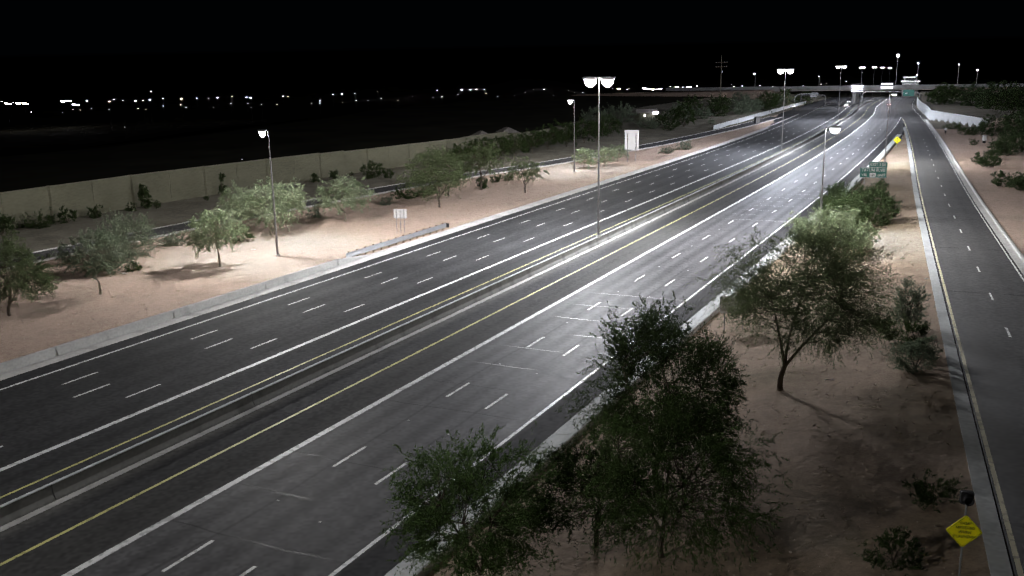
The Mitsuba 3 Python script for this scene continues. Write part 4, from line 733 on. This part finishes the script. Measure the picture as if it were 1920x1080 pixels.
part(t, 'flood_light', box(p + [2.6, -1.2, 4.0], (1.8, .5, .9), .3), 'mat_lens', emit=(12, 12, 14), weight=.1); part(t, 'wall_lamp', box(p + [-1.0, -.6, 3.2], (.5, .3, .8), .3), 'mat_lens', emit=(5, 5, 5), weight=.05)
CITY = [(-305.7,596.3,-3.4,1.5),(-292.5,575.7,-3.5,2),(-287.4,569.2,-3.5,2),(-291.8,582.4,-3.6,1),(-285.7,575.8,-3.6,2.5),(-282.3,575.8,-3.7,2),(-274,562.9,-3.7,1.5),(-271.6,602.7,-4.1,2.5),(-272.8,609.8,-4.1,2),(-270.5,609.7,-4.2,2),(-247.6,562.9,-4.2,2),(-243.1,556.8,-4.2,2),(-256.8,602.1,-4.3,1.5),(-240.2,594.6,-4.6,1.6),(-248.7,622.8,-4.6,1),(-237.3,608,-4.7,.8),(-226.7,600.6,-4.8,1.6),(-224.6,607.2,-4.9,1.2),(-222.7,613.9,-4.9,1.6),(-257.9,714.9,-3.5,1.6),(-219.5,627.7,-5,1),(-207.3,626.5,-5.2,1.8),(-199.5,632.7,-5.3,1.2),(-191.7,631.8,-5.4,.8),(-187.8,638.5,-5.5,1.5),(-182.4,652.5,-5.6,.9),(-170.5,643.3,-5.7,1.4),(-165.7,635.3,-5.8,1.6),(-149,654.3,-6,1.2),(-144,646,-6,.8),(-119.1,670.8,-6.3,1.2),(-114,677.5,-6.3,1.6),(-106.2,683.4,-6.4,.8),(-93.1,704.7,-6.5,.6),(-51.4,717.2,-6.6,1.2),(-33.8,719.5,-6.7,1.8),(-27.5,717,-6.7,1.6),(-23.4,724.5,-6.7,1.6),(-17.5,722.1,-6.7,.8),(17.9,706.5,-6.7,.7),(25.4,702.9,-6.7,1.3),(76.5,685.2,-6.5,2),(80.1,665.8,-6.5,1),(94,683.9,-6.4,2),(95.3,674.2,-6.4,2.2),(97.1,664.4,-6.4,2),(99.4,663,-6.4,1.4),(102.9,669.5,-6.4,2),(114.6,699.1,-6.3,1),(117.2,687.8,-6.3,2),(120.9,685.3,-6.3,1),(124.8,682.7,-6.2,2.4),(132.9,696.4,-6.2,1.5),(153.3,671.9,-6,1.2),(160.1,676.4,-5.9,1),(-135.8,520.1,-5.8,1),(-150.5,384.7,-4.8,.8),(-95.8,416.2,-6.1,1.6),(-97.6,410.1,-6,1),(-79.1,368.5,-6.2,1),(-72.8,341.1,-6.3,1.3),(-68.5,349.7,-6.3,1.3),(-87.5,311.3,-5.8,1.5),(-61,221.8,-.8,.8),(-83.7,214.2,-1.2,1.3),(-80.5,215.5,-1.4,1.5),(-87.1,212.9,-2.3,1),(-97,208.5,-3.5,.7),(-18.8,513.8,-6.7,1.7)]
_r = np.random.default_rng(77)
for k in range(60):      # more of the thin line of lights along the horizon
    az = -.50 + .90 * k / 60 + _r.uniform(-.02, .02); D = _r.uniform(560, 740); dep = (-.0187 * math.tan(az) * 1818.6 + _r.uniform(81, 90)) / 1818.6
    if az < .34: CITY.insert(55, (D * math.sin(az), D * math.cos(az), 23 - D * math.cos(az) * dep * 1.0, _r.choice([.5, .6, .7, .9])))
for k, (x, y, z, s) in enumerate(CITY):
    hor = k < len(CITY) - 14; far_ = (math.floor(x / 7) % 4)
    t = thing('city_light' if hor else 'yard_light', 'small white city light glowing on the dark horizon' if hor else 'dim single light in the dark neighbourhood behind the sound wall', 'lamp', 'city lights along the horizon' if hor else 'scattered lights behind the sound wall')
    gz = -6 - .0245 * max(y, 0); e = (.55 if hor else .24) * s; r = np.random.default_rng(900 + k)
    w = e * (1.6 if s >= 2 else 1.0); m = bowl(w * 1.5, w, w * .55, 5, 10); m.apply_translation([x, y, z + .1 * e]); v = (9 if hor else 2.5) * s ** .8 * r.uniform(.6, 1.3); v = v * np.array([(1, 1, 1.05), (1, .86, .62), (.92, .95, 1.25), (1, 1, 1.1)][k % 4])
    part(t, 'lens', m, 'mat_lens', emit=v, weight=.02); part(t, 'head', trimesh.creation.cylinder(w * .6, .25, sections=10, transform=trimesh.transformations.translation_matrix([x, y, z + .1 * e + .14])), 'mat_dark')
    part(t, 'pole', tube([[x, y + .5, gz - .5], [x, y + .5, z + .1]], .03, 4), 'mat_dark')

# look-alikes of a row are told apart by their place in it
NTH = 'first second third fourth fifth sixth seventh eighth ninth tenth eleventh twelfth thirteenth fourteenth fifteenth sixteenth seventeenth eighteenth nineteenth'.split()
def row(base, text):
    ks = [k for k in labels if (k == base or k.startswith(base + '_')) and labels[k].get('group')]
    def az(k):
        d = next(v for q, v in scene.items() if q.startswith(k + '__')); v = meshkit.WRITTEN[d['filename']][0].mean(0); return v[0] / v[1]
    for i, k in enumerate(sorted(ks, key=az)): labels[k]['label'] = f'{NTH[i]} from the left of the {text}'
row('wall_tree', 'dark trees along the far end of the sound wall'); row('wall_shrub', 'dark bushes at the foot of the sound wall'); row('bank_shrub', 'dim bushes on the bank left of the far freeway')
row('hillside_tree', 'dark round trees on the hillside right of the ramp'); row('yard_light', 'dim lights in the dark neighbourhood behind the sound wall')
